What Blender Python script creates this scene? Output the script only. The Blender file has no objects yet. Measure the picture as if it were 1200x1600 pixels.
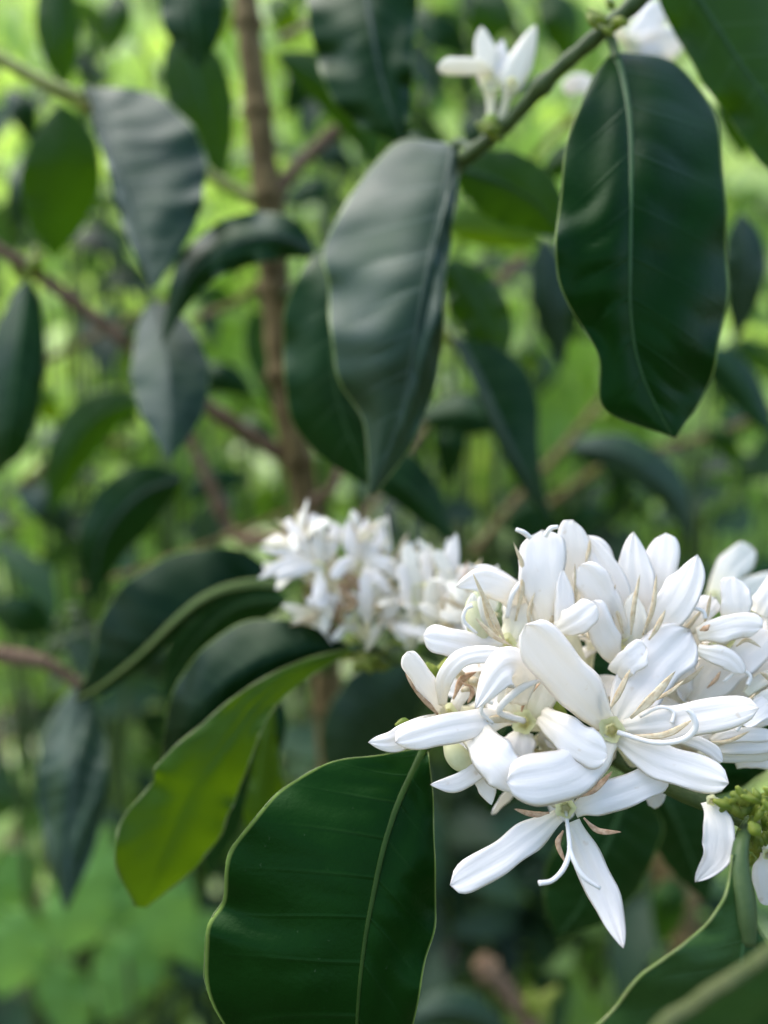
import bpy, math, random
import numpy as np
from mathutils import Vector, Matrix
C = bpy.context.scene.collection
R = math.radians
random.seed(7); RNG = np.random.default_rng(7)

# ------------------------------------------------------------------ camera
CAM = np.array((0.0, 0.0, 1.15)); PITCH = R(-10)
cam = bpy.data.objects.new('camera', bpy.data.cameras.new('camera')); C.objects.link(cam)
cam.location = CAM; cam.rotation_euler = (R(90) + PITCH, 0, 0)
cam.data.sensor_width = 36; cam.data.lens = 30
cam.data.clip_start = 0.005; cam.data.clip_end = 400
cam.data.dof.use_dof = True; cam.data.dof.focus_distance = 0.139
cam.data.dof.aperture_fstop = 6.8; cam.data.dof.aperture_blades = 0
bpy.context.scene.camera = cam
K = 0.00075                                     # metres per photo pixel, per metre of distance
FW = np.array((0, math.cos(PITCH), math.sin(PITCH))); UP = np.array((0, -math.sin(PITCH), math.cos(PITCH))); RT = np.array((1., 0, 0))
def P(x, y, d): return CAM + RT*((x-600)*K*d) + UP*((800-y)*K*d) + FW*d
def Pv(x, y, d):
    x = np.asarray(x, float); y = np.asarray(y, float); d = np.asarray(d, float)
    return CAM + RT*((x-600)*K*d)[..., None] + UP*((800-y)*K*d)[..., None] + FW*d[..., None]

# ------------------------------------------------------------------ light
SUN_EL, SUN_AZ = R(58), R(-55)                  # azimuth from +Y towards +X
w = bpy.data.worlds.new('World'); bpy.context.scene.world = w; w.use_nodes = True
nt = w.node_tree; nt.nodes.clear()
sky = nt.nodes.new('ShaderNodeTexSky'); sky.sky_type = 'NISHITA'; sky.sun_disc = False
sky.sun_elevation = SUN_EL; sky.sun_rotation = SUN_AZ; sky.air_density = 1.0; sky.dust_density = 2.0; sky.ozone_density = 1.0
bg = nt.nodes.new('ShaderNodeBackground'); bg.inputs[1].default_value = 0.15
wo = nt.nodes.new('ShaderNodeOutputWorld')
nt.links.new(sky.outputs[0], bg.inputs[0]); nt.links.new(bg.outputs[0], wo.inputs[0])
sl = bpy.data.lights.new('sun', 'SUN'); sl.energy = 1.5; sl.angle = R(75); sl.color = (1, 0.96, 0.9)
so = bpy.data.objects.new('sun', sl); C.objects.link(so)
sd = Vector((math.sin(SUN_AZ)*math.cos(SUN_EL), math.cos(SUN_AZ)*math.cos(SUN_EL), math.sin(SUN_EL)))
so.rotation_euler = sd.to_track_quat('Z', 'Y').to_euler()
vs = bpy.context.scene.view_settings
vs.view_transform = 'Standard'; vs.look = 'None'; vs.exposure = 1.72; vs.gamma = 1
cy = bpy.context.scene.cycles
cy.use_denoising = True; cy.max_bounces = 8; cy.diffuse_bounces = 4; cy.glossy_bounces = 3; cy.transmission_bounces = 4
cy.sample_clamp_indirect = 6

# ------------------------------------------------------------------ materials
def newmat(name):
    m = bpy.data.materials.new(name); m.use_nodes = True; n = m.node_tree; n.nodes.clear()
    return m, n
def nd(n, typ, **kw):
    o = n.nodes.new(typ)
    for k, v in kw.items():
        if k.startswith('i_'):
            key = k[2:]; key = int(key) if key.isdigit() else key.replace('_', ' ')
            o.inputs[key].default_value = v
        else: setattr(o, k, v)
    return o
def c4(c): return (*c, 1)
def math_(n, op, a, b=None):
    o = n.nodes.new('ShaderNodeMath'); o.operation = op
    for i, x in enumerate((a, b)):
        if x is None: continue
        if isinstance(x, (int, float)): o.inputs[i].default_value = x
        else: n.links.new(x, o.inputs[i])
    return o.outputs[0]
def mixc(n, f, a, b):
    o = n.nodes.new('ShaderNodeMix'); o.data_type = 'RGBA'
    for s, x in ((0, f), (6, a), (7, b)):
        if isinstance(x, (int, float)): o.inputs[s].default_value = x
        elif isinstance(x, tuple): o.inputs[s].default_value = c4(x)
        else: n.links.new(x, o.inputs[s])
    return o.outputs[2]

def leaf_mat(name, top, under, trans, tmix=0.25, rough=0.38, vein=(0.10, 0.17, 0.08), vamt=0.25, nv=10, spec=0.5, stint=(0.62, 1.0, 0.72)):
    m, n = newmat(name); L = n.links.new
    uv = nd(n, 'ShaderNodeUVMap', uv_map='leaf'); sp = nd(n, 'ShaderNodeSeparateXYZ'); L(uv.outputs[0], sp.inputs[0])
    u, v = sp.outputs[0], sp.outputs[1]          # u along, v 0 midrib .. 1 margin
    ph = math_(n, 'MULTIPLY', math_(n, 'SUBTRACT', u, math_(n, 'MULTIPLY', v, 0.10)), float(nv))
    sn = math_(n, 'ABSOLUTE', math_(n, 'SINE', math_(n, 'MULTIPLY', ph, math.pi)))
    line = math_(n, 'SUBTRACT', 1.0, math_(n, 'MINIMUM', math_(n, 'MULTIPLY', sn, 5.0), 1.0))
    line = math_(n, 'MULTIPLY', line, math_(n, 'MULTIPLY', math_(n, 'SUBTRACT', 1.0, v), vamt))
    no = nd(n, 'ShaderNodeTexNoise', i_Scale=60., i_Detail=4., i_Roughness=0.6)
    tc = nd(n, 'ShaderNodeTexCoord'); L(tc.outputs['Object'], no.inputs['Vector'])
    no2 = nd(n, 'ShaderNodeTexNoise', i_Scale=900., i_Detail=3., i_Roughness=0.6); L(tc.outputs['Object'], no2.inputs['Vector'])
    var = nd(n, 'ShaderNodeMapRange', i_1=0.3, i_2=0.7, i_3=0.75, i_4=1.3); L(no.outputs[0], var.inputs[0])
    geo = nd(n, 'ShaderNodeNewGeometry')
    base = mixc(n, geo.outputs['Backfacing'], top, under)
    sc = nd(n, 'ShaderNodeVectorMath', operation='SCALE'); L(base, sc.inputs[0]); L(var.outputs[0], sc.inputs['Scale'])
    col = mixc(n, line, sc.outputs[0], vein)
    # pale speckle of dust and wear
    spk = nd(n, 'ShaderNodeMapRange', i_1=0.70, i_2=0.80, i_3=0.0, i_4=0.25); L(no2.outputs[0], spk.inputs[0])
    col = mixc(n, spk.outputs[0], col, (0.10, 0.14, 0.08))
    # thin paler margin
    mg = nd(n, 'ShaderNodeMapRange', i_1=0.97, i_2=0.995, i_3=0.0, i_4=0.7); L(v, mg.inputs[0])
    col = mixc(n, mg.outputs[0], col, (0.20, 0.28, 0.06))
    b = nd(n, 'ShaderNodeBsdfPrincipled', i_Roughness=rough); b.inputs['Specular IOR Level'].default_value = spec; b.inputs['Specular Tint'].default_value = c4(stint)
    L(col, b.inputs['Base Color'])
    rr = nd(n, 'ShaderNodeMapRange', i_1=0.3, i_2=0.7, i_3=rough-0.06, i_4=rough+0.12); L(no.outputs[0], rr.inputs[0]); L(rr.outputs[0], b.inputs['Roughness'])
    bp = nd(n, 'ShaderNodeBump', i_Strength=0.25, i_Distance=0.0003); L(no2.outputs[0], bp.inputs['Height'])
    bp2 = nd(n, 'ShaderNodeBump', i_Strength=0.5, i_Distance=0.0006); bp2.invert = True; L(line, bp2.inputs['Height']); L(bp.outputs[0], bp2.inputs['Normal'])
    L(bp2.outputs[0], b.inputs['Normal'])
    t = nd(n, 'ShaderNodeBsdfTranslucent'); L(mixc(n, line, trans, tuple(0.5*x for x in trans)), t.inputs[0])
    mx = nd(n, 'ShaderNodeMixShader', i_0=tmix); L(b.outputs[0], mx.inputs[1]); L(t.outputs[0], mx.inputs[2])
    o = nd(n, 'ShaderNodeOutputMaterial'); L(mx.outputs[0], o.inputs[0])
    return m
M = {}
M['dark'] = leaf_mat('mature_leaf', (0.0010, 0.0065, 0.0018), (0.006, 0.024, 0.004), (0.010, 0.045, 0.002), 0.10, 0.34, spec=0.14)
M['hero'] = leaf_mat('glossy_leaf', (0.0003, 0.0028, 0.0004), (0.0032, 0.0185, 0.0018), (0.003, 0.02, 0.0005), 0.08, 0.32, vein=(0.012,0.035,0.008), vamt=0.35, spec=0.10, stint=(0.5, 1.0, 0.5))
M['mid'] = leaf_mat('mid_green_leaf', (0.008, 0.030, 0.007), (0.02, 0.05, 0.01), (0.02, 0.07, 0.004), 0.12, 0.4, vamt=0.15, spec=0.2)
M['fold'] = leaf_mat('arching_leaf', (0.0014, 0.0095, 0.0014), (0.0014, 0.0095, 0.0014), (0.01, 0.05, 0.002), 0.1, 0.32, vamt=0.1, spec=0.13)
M['green'] = leaf_mat('green_leaf', (0.004, 0.016, 0.001), (0.012, 0.036, 0.003), (0.036, 0.10, 0.002), 0.30, 0.42, spec=0.16)
M['young'] = leaf_mat('young_leaf', (0.024, 0.060, 0.002), (0.030, 0.068, 0.002), (0.115, 0.215, 0.002), 0.38, 0.45, spec=0.2, vein=(0.06, 0.16, 0.01))
M['grey'] = leaf_mat('satin_leaf', (0.003, 0.012, 0.007), (0.012, 0.03, 0.008), (0.008, 0.03, 0.002), 0.08, 0.43, vein=(0.10, 0.14, 0.12), spec=0.29, stint=(0.74, 0.97, 1.0))
M['weed'] = leaf_mat('weed_leaf', (0.15, 0.30, 0.07), (0.16, 0.31, 0.07), (0.24, 0.48, 0.08), 0.4, 0.5, spec=0.3)

def simple_mat(name, col, rough=0.5, col2=None, scale=300., tmix=0.0, trans=None, bump=0.0, spec=0.4, stretch=None):
    m, n = newmat(name); L = n.links.new
    tc = nd(n, 'ShaderNodeTexCoord'); no = nd(n, 'ShaderNodeTexNoise', i_Scale=scale, i_Detail=5., i_Roughness=0.65)
    if stretch:
        mp = nd(n, 'ShaderNodeMapping'); mp.inputs['Scale'].default_value = stretch; L(tc.outputs['Object'], mp.inputs[0]); L(mp.outputs[0], no.inputs['Vector'])
    else: L(tc.outputs['Object'], no.inputs['Vector'])
    r = nd(n, 'ShaderNodeMapRange', i_1=0.35, i_2=0.65, i_3=0.0, i_4=1.0); L(no.outputs[0], r.inputs[0])
    b = nd(n, 'ShaderNodeBsdfPrincipled', i_Roughness=rough); b.inputs['Specular IOR Level'].default_value = spec
    L(mixc(n, r.outputs[0], col, col2 or tuple(0.7*x for x in col)), b.inputs['Base Color'])
    if bump:
        bp = nd(n, 'ShaderNodeBump', i_Strength=0.6, i_Distance=bump); L(no.outputs[0], bp.inputs['Height']); L(bp.outputs[0], b.inputs['Normal'])
    sh = b.outputs[0]
    if tmix:
        t = nd(n, 'ShaderNodeBsdfTranslucent'); t.inputs[0].default_value = c4(trans or col)
        mx = nd(n, 'ShaderNodeMixShader', i_0=tmix); L(sh, mx.inputs[1]); L(t.outputs[0], mx.inputs[2]); sh = mx.outputs[0]
    o = nd(n, 'ShaderNodeOutputMaterial'); L(sh, o.inputs[0])
    return m
M['midrib'] = simple_mat('midrib', (0.022, 0.060, 0.018), 0.4, (0.032, 0.078, 0.024), spec=0.12)
M['midrib_dim'] = simple_mat('midrib_dim', (0.014, 0.036, 0.004), 0.5, (0.022, 0.050, 0.007), spec=0.12)
M['petiole'] = simple_mat('petiole', (0.040, 0.075, 0.022), 0.5, (0.06, 0.095, 0.03), 300, spec=0.25)
M['midrib_grey'] = simple_mat('midrib_grey', (0.030, 0.052, 0.036), 0.4, (0.042, 0.068, 0.044), spec=0.12)
M['midrib_young'] = simple_mat('midrib_young', (0.12, 0.17, 0.05), 0.45, (0.15, 0.19, 0.06), spec=0.12)
M['margin'] = simple_mat('leaf_margin', (0.11, 0.17, 0.03), 0.45, (0.15, 0.17, 0.06), 500)
M['tan_margin'] = simple_mat('tan_margin', (0.060, 0.080, 0.026), 0.7, (0.085, 0.095, 0.038), 300, spec=0.1)
M['bark'] = simple_mat('bark', (0.052, 0.036, 0.010), 0.85, (0.18, 0.13, 0.052), 210, bump=0.0016, spec=0.2, stretch=(1, 1, .3))
M['pink_bark'] = simple_mat('young_bark', (0.085, 0.048, 0.027), 0.75, (0.17, 0.115, 0.065), 260, bump=0.0009, spec=0.2)
M['green_bark'] = simple_mat('green_twig', (0.022, 0.050, 0.005), 0.6, (0.050, 0.080, 0.014), 260, bump=0.0008)
M['lime_bark'] = simple_mat('lime_twig', (0.26, 0.29, 0.06), 0.6, (0.32, 0.31, 0.10), 350, bump=0.0003)
M['bud'] = simple_mat('green_bud', (0.07, 0.12, 0.010), 0.55, (0.26, 0.28, 0.04), 330, 0.3, (0.45, 0.6, 0.05), 0.0002)
M['calyx'] = simple_mat('calyx', (0.22, 0.36, 0.03), 0.45, (0.33, 0.42, 0.08), 600, 0.2, (0.4, 0.6, 0.05))
M['anther'] = simple_mat('anther', (0.66, 0.47, 0.30), 0.6, (0.38, 0.22, 0.12), 1100, 0.15, (0.6, 0.45, 0.3), 0.0003, 0.2, (1, 1, 1))
M['anther_pale'] = simple_mat('anther_pale', (0.78, 0.68, 0.48), 0.6, (0.58, 0.44, 0.26), 1100, 0.25, (0.7, 0.65, 0.45), 0.0002, 0.2)
M['style'] = simple_mat('style', (0.84, 0.83, 0.80), 0.5, (0.80, 0.78, 0.72), 400, 0.3, (0.85, 0.83, 0.78))
M['pale_bud'] = simple_mat('pale_bud', (0.72, 0.70, 0.46), 0.5, (0.62, 0.62, 0.36), 500, 0.3, (0.8, 0.8, 0.5))
M['dry'] = simple_mat('dry_flower', (0.46, 0.32, 0.18), 0.7, (0.34, 0.21, 0.10), 700, 0.2, (0.5, 0.3, 0.2))

def petal_mat(name, tip, base, trans, tmix):
    m, n = newmat(name); L = n.links.new
    uv = nd(n, 'ShaderNodeUVMap', uv_map='leaf'); sp = nd(n, 'ShaderNodeSeparateXYZ'); L(uv.outputs[0], sp.inputs[0])
    tc = nd(n, 'ShaderNodeTexCoord')
    f = nd(n, 'ShaderNodeMapRange', i_1=0.0, i_2=0.45, i_3=1.0, i_4=0.0); L(sp.outputs[0], f.inputs[0])
    no = nd(n, 'ShaderNodeTexNoise', i_Scale=350., i_Detail=4.); L(tc.outputs['Object'], no.inputs['Vector'])
    fine = nd(n, 'ShaderNodeCombineXYZ')          # lengthwise veins: noise stretched along u
    L(math_(n, 'MULTIPLY', sp.outputs[0], 3.0), fine.inputs[0]); L(math_(n, 'MULTIPLY', sp.outputs[1], 9.0), fine.inputs[1])
    nv = nd(n, 'ShaderNodeTexNoise', i_Scale=1.0, i_Detail=3.); L(fine.outputs[0], nv.inputs['Vector'])
    col = mixc(n, f.outputs[0], tip, base)
    r = nd(n, 'ShaderNodeMapRange', i_1=0.35, i_2=0.75, i_3=0.0, i_4=0.35); L(nv.outputs[0], r.inputs[0])
    col = mixc(n, r.outputs[0], col, tuple(a*b for a, b in zip(tip, (0.96, 0.95, 0.92))))
    tb_ = nd(n, 'ShaderNodeMapRange', i_1=0.955, i_2=1.0, i_3=0.0, i_4=0.45); L(sp.outputs[0], tb_.inputs[0])
    col = mixc(n, math_(n, 'MULTIPLY', tb_.outputs[0], no.outputs[0]), col, (0.62, 0.50, 0.32))
    # small brown bruises
    br = nd(n, 'ShaderNodeTexNoise', i_Scale=420., i_Detail=2.); L(tc.outputs['Object'], br.inputs['Vector'])
    rb = nd(n, 'ShaderNodeMapRange', i_1=0.70, i_2=0.76, i_3=0.0, i_4=0.4); L(br.outputs[0], rb.inputs[0])
    col = mixc(n, rb.outputs[0], col, (0.50, 0.36, 0.20))
    b = nd(n, 'ShaderNodeBsdfPrincipled', i_Roughness=0.5); b.inputs['Specular IOR Level'].default_value = 0.3
    L(col, b.inputs['Base Color'])
    bp = nd(n, 'ShaderNodeBump', i_Strength=0.26, i_Distance=0.0005); L(nv.outputs[0], bp.inputs['Height'])
    bp2 = nd(n, 'ShaderNodeBump', i_Strength=0.12, i_Distance=0.0006); L(no.outputs[0], bp2.inputs['Height']); L(bp.outputs[0], bp2.inputs['Normal'])
    L(bp2.outputs[0], b.inputs['Normal'])
    t = nd(n, 'ShaderNodeBsdfTranslucent'); t.inputs[0].default_value = c4(trans)
    mx = nd(n, 'ShaderNodeMixShader', i_0=tmix); L(b.outputs[0], mx.inputs[1]); L(t.outputs[0], mx.inputs[2])
    o = nd(n, 'ShaderNodeOutputMaterial'); L(mx.outputs[0], o.inputs[0])
    return m
M['petal'] = petal_mat('white_petal', (0.88, 0.86, 0.84), (0.87, 0.82, 0.68), (0.97, 0.91, 0.80), 0.42)
M['cream'] = petal_mat('cream_petal', (0.85, 0.83, 0.76), (0.80, 0.77, 0.56), (0.92, 0.89, 0.76), 0.45)
M['throat'] = simple_mat('throat', (0.74, 0.74, 0.46), 0.5, (0.66, 0.67, 0.36), 500, 0.35, (0.8, 0.8, 0.5))

def tint_mat(name, a, b_, trans, tmix=0.4, rough=0.5):
    m, n = newmat(name); L = n.links.new
    at = nd(n, 'ShaderNodeAttribute', attribute_name='tint')
    col = mixc(n, at.outputs['Fac'], a, b_)
    b = nd(n, 'ShaderNodeBsdfPrincipled', i_Roughness=rough); L(col, b.inputs['Base Color']); b.inputs['Specular IOR Level'].default_value = 0.4
    t = nd(n, 'ShaderNodeBsdfTranslucent'); t.inputs[0].default_value = c4(trans)
    mx = nd(n, 'ShaderNodeMixShader', i_0=tmix); L(b.outputs[0], mx.inputs[1]); L(t.outputs[0], mx.inputs[2])
    o = nd(n, 'ShaderNodeOutputMaterial'); L(mx.outputs[0], o.inputs[0])
    return m
M['under'] = tint_mat('undergrowth', (0.06, 0.14, 0.018), (0.76, 0.84, 0.46), (0.56, 0.74, 0.20), 0.42)  # pale end stands in for sunshine on the bank, put into leaf colour
M['bush_pale'] = tint_mat('sunlit_pale_bush_leaf', (0.10, 0.23, 0.015), (0.56, 0.72, 0.22), (0.52, 0.72, 0.12), 0.5)  # leaf colour brightened to imitate bushes standing in sun
M['bush_mid'] = tint_mat('sunlit_mid_bush_leaf', (0.06, 0.15, 0.015), (0.42, 0.58, 0.16), (0.38, 0.56, 0.08), 0.45)  # greens lifted too, background sunlight painted into the colour
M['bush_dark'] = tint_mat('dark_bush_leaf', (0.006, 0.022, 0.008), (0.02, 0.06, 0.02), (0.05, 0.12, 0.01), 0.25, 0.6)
M['soil'] = simple_mat('soil', (0.075, 0.058, 0.038), 0.9, (0.10, 0.12, 0.05), 6, spec=0.1, bump=0.01)

# ------------------------------------------------------------------ mesh helpers
def grid_mesh(name, G, closed=False, uv=None, mat=None, parent=None, cap=False):
    nu, nv = G.shape[:2]
    idx = np.arange(nu*nv).reshape(nu, nv)
    if closed: j2 = np.roll(idx, -1, axis=1); a, b, c, d = idx[:-1], j2[:-1], j2[1:], idx[1:]
    else: a, b, c, d = idx[:-1, :-1], idx[:-1, 1:], idx[1:, 1:], idx[1:, :-1]
    F = np.stack([a, b, c, d], -1).reshape(-1, 4)
    me = bpy.data.meshes.new(name)
    faces = F.tolist()
    if cap: faces += [idx[0].tolist()[::-1], idx[-1].tolist()]
    me.from_pydata(G.reshape(-1, 3).tolist(), [], faces)
    me.polygons.foreach_set('use_smooth', [True]*len(me.polygons))
    if uv is not None:
        l = me.uv_layers.new(name='leaf'); vi = np.zeros(len(me.loops), int); me.loops.foreach_get('vertex_index', vi)
        l.data.foreach_set('uv', uv.reshape(-1, 2)[vi].astype(np.float32).ravel())
    if mat: me.materials.append(mat)
    me.update()
    o = bpy.data.objects.new(name, me); C.objects.link(o)
    if parent: o.parent = parent; o.matrix_parent_inverse = Matrix.Identity(4)
    return o
def local(o, origin):                            # put the object's origin at its own base
    me = o.data; n = len(me.vertices); a = np.zeros(n*3); me.vertices.foreach_get('co', a)
    a = a.reshape(-1, 3) - np.asarray(origin); me.vertices.foreach_set('co', a.ravel())
    o.location = origin if o.parent is None else np.asarray(origin) - np.asarray(parent_world(o.parent))
def parent_world(p):
    v = np.zeros(3)
    while p is not None: v = v + np.asarray(p.location); p = p.parent
    return v
def put(o, origin=None):
    """vertices are in world coordinates; make them relative to a local origin"""
    local(o, origin if origin is not None else parent_world(o.parent)); return o
def cr(pts, n):                                  # Catmull-Rom resample, centripetal-free
    p = np.asarray(pts, float)
    if len(p) == 2: return p[0] + (p[1]-p[0])*np.linspace(0, 1, n)[:, None]
    q = np.vstack([2*p[0]-p[1], p, 2*p[-1]-p[-2]])
    t = np.linspace(0, len(p)-1, n); i = np.minimum(t.astype(int), len(p)-2); f = (t-i)[:, None]
    a, b, c, d = q[i], q[i+1], q[i+2], q[i+3]
    return 0.5*((2*b)+(-a+c)*f+(2*a-5*b+4*c-d)*f**2+(-a+3*b-3*c+d)*f**3)
def unit(v): return v/np.maximum(np.linalg.norm(v, axis=-1, keepdims=True), 1e-9)
def tube(name, pts3, radii, mat, parent=None, seg=10, flat=1.0, cap=True, wob=0.0, n=None, open_end=False):
    n = n or max(6, 5*len(pts3))
    p = cr(pts3, n); r = cr(np.asarray(radii, float)[:, None], n)[:, 0] if len(radii) > 1 else np.full(n, radii[0])
    if wob and wob < 0.2:
        ds = np.concatenate([[0], np.cumsum(np.linalg.norm(np.diff(p, axis=0), axis=1))]); sp_ = 0.034
        r = r*(1+0.38*np.exp(-((((ds+0.011) % sp_)-sp_/2)/0.0022)**2))
    if wob: r = r*(1+wob*np.sin(np.linspace(0, n*0.9, n)+RNG.uniform(0, 6))*RNG.uniform(0.4, 1, n))
    t = unit(np.gradient(p, axis=0)); ref = unit(p.mean(0)-CAM)
    s = unit(np.cross(t, ref)+1e-6); nn = np.cross(s, t)
    a = np.linspace(0, 2*math.pi, seg, endpoint=False)
    G = p[:, None]+s[:, None]*(np.cos(a)[None, :, None]*r[:, None, None])+nn[:, None]*(np.sin(a)[None, :, None]*r[:, None, None]*flat)
    return put(grid_mesh(name, G, True, None, mat, parent, cap))
def prof(kind, u, base=0.3):
    ss = np.clip(u/0.42, 0, 1); rise = base+(1-base)*(ss*ss*(3-2*ss))
    ut, p, q = {'round': (0.78, 2.3, 0.5), 'point': (0.58, 1.6, 0.8), 'blunt': (0.86, 2.4, 0.6), 'spear': (0.35, 1.5, 1.0)}[kind]
    x = np.clip((u-ut)/(1-ut), 0, 1)
    return rise*np.maximum(1-x**p, 0)**q
def petal3(name, p3, N, W, kind, mat, parent, cup=0.35, th=0.0005, roll=0, base=0.3, n=22, m=13, twist=0, tipcurl=0.0):
    """solid petal: centreline p3 (n,3), N facing vector, W half width (n or scalar)"""
    n = len(p3); u = np.linspace(0, 1, n)
    t = unit(np.gradient(p3, axis=0)); s = unit(np.cross(t, N)); nn = unit(np.cross(s, t))
    th *= 0.42; cup = cup*0.36+RNG.normal()*0.09; ang = R(roll)+R(twist+RNG.normal()*8)*(u-0.3)
    ca, sa = np.cos(ang)[:, None], np.sin(ang)[:, None]
    s, nn = s*ca+nn*sa, nn*ca-s*sa
    w_ = 0.90*W*prof(kind, u, base)
    if kind == 'blunt': pass
    v = np.concatenate([np.linspace(-1, 1, m), np.linspace(1, -1, m)[1:-1]])
    sgn = np.concatenate([np.ones(m), -np.ones(m-2)])
    thick = th*np.sqrt(np.maximum(1-v**2, 0))*sgn
    ph = RNG.uniform(0, 6, 4); amp = 0.09
    off = -cup*(0.5*v[None]**2+0.7*v[None]**6)*w_[:, None] + thick[None]*np.clip(w_/(0.4*np.max(w_)), 0, 1)[:, None]
    off += 0.045*np.max(w_)*np.exp(-(v[None]*4.5)**2)*-1.0*np.sign(cup+.02)                 # shallow central groove
    off += amp*np.max(w_)*np.sin(u[:, None]*7+ph[0]+v[None]*1.5)*v[None] + 0.07*np.max(w_)*np.sin(u[:, None]*13+ph[1]+1.2*np.sign(v[None]))*v[None]**4 + 0.035*np.max(w_)*np.sin(u[:, None]*27+ph[2])*v[None]**6 + 0.03*np.max(w_)*np.sin(v[None]*9+ph[3]+u[:, None]*2)
    wv = w_[:, None]*(1+0.06*np.sin(u[:, None]*9+ph[2]+v[None]*2)+0.03*np.sin(u[:, None]*19+ph[3]*np.sign(v[None])))
    G = p3[:, None]+s[:, None]*(v[None, :, None]*wv[..., None])+nn[:, None]*off[..., None]
    G += t[:, None]*(-(np.abs(v[None, :, None])**2)*0.12*wv[..., None]*np.clip((u-0.6)/0.4, 0, 1)[:, None, None])
    sk = float(np.clip(RNG.normal()*0.35, -.6, .6))
    G += t[:, None]*(sk*v[None, :, None]*wv[..., None]*np.clip((u-0.65)/0.35, 0, 1)[:, None, None])
    uv = np.stack(np.broadcast_arrays(u[:, None], (v*0.5+0.5)[None]), -1)
    return put(grid_mesh(name, G, True, uv, mat, parent, True))
def petal(parent, pts, wpx, kind='round', mat='petal', cup=0.35, roll=0, base=0.35, th=0.0005, twist=0, name='petal', n=30):
    """petal given by photo points with distances; wpx is its full width there"""
    q = cr(pts, n); p3 = Pv(q[:, 0], q[:, 1], q[:, 2])
    N = -unit(p3-CAM); W = wpx*0.5*K*q[:, 2]/max(0.35, abs(math.cos(R(roll))))
    return petal3(name, p3, N, W, kind, M[mat], parent, cup, th, roll, base, twist=twist)
def anther(parent, pts, wpx, mat='anther'):
    q = cr(pts, 14); p3 = Pv(q[:, 0], q[:, 1], q[:, 2]); u = np.linspace(0, 1, 14)
    o = petal3('anther', p3, -unit(p3-CAM), wpx*0.38*K*q[:, 2], 'point', M[mat], parent, 0.45, 0.00035, RNG.uniform(-20, 20), 0.35, twist=RNG.uniform(-50, 50))
    return o
def pxtube(name, pts, rpx, mat, parent, seg=8, **k):
    q = np.asarray(pts, float); rp = list(rpx) if hasattr(rpx, '__len__') else [rpx]*len(q)
    rr = [a*K*b for a, b in zip(rp, q[:, 2])]
    return tube(name, [P(*a) for a in q], rr, M[mat], parent, seg, **k)

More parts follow.
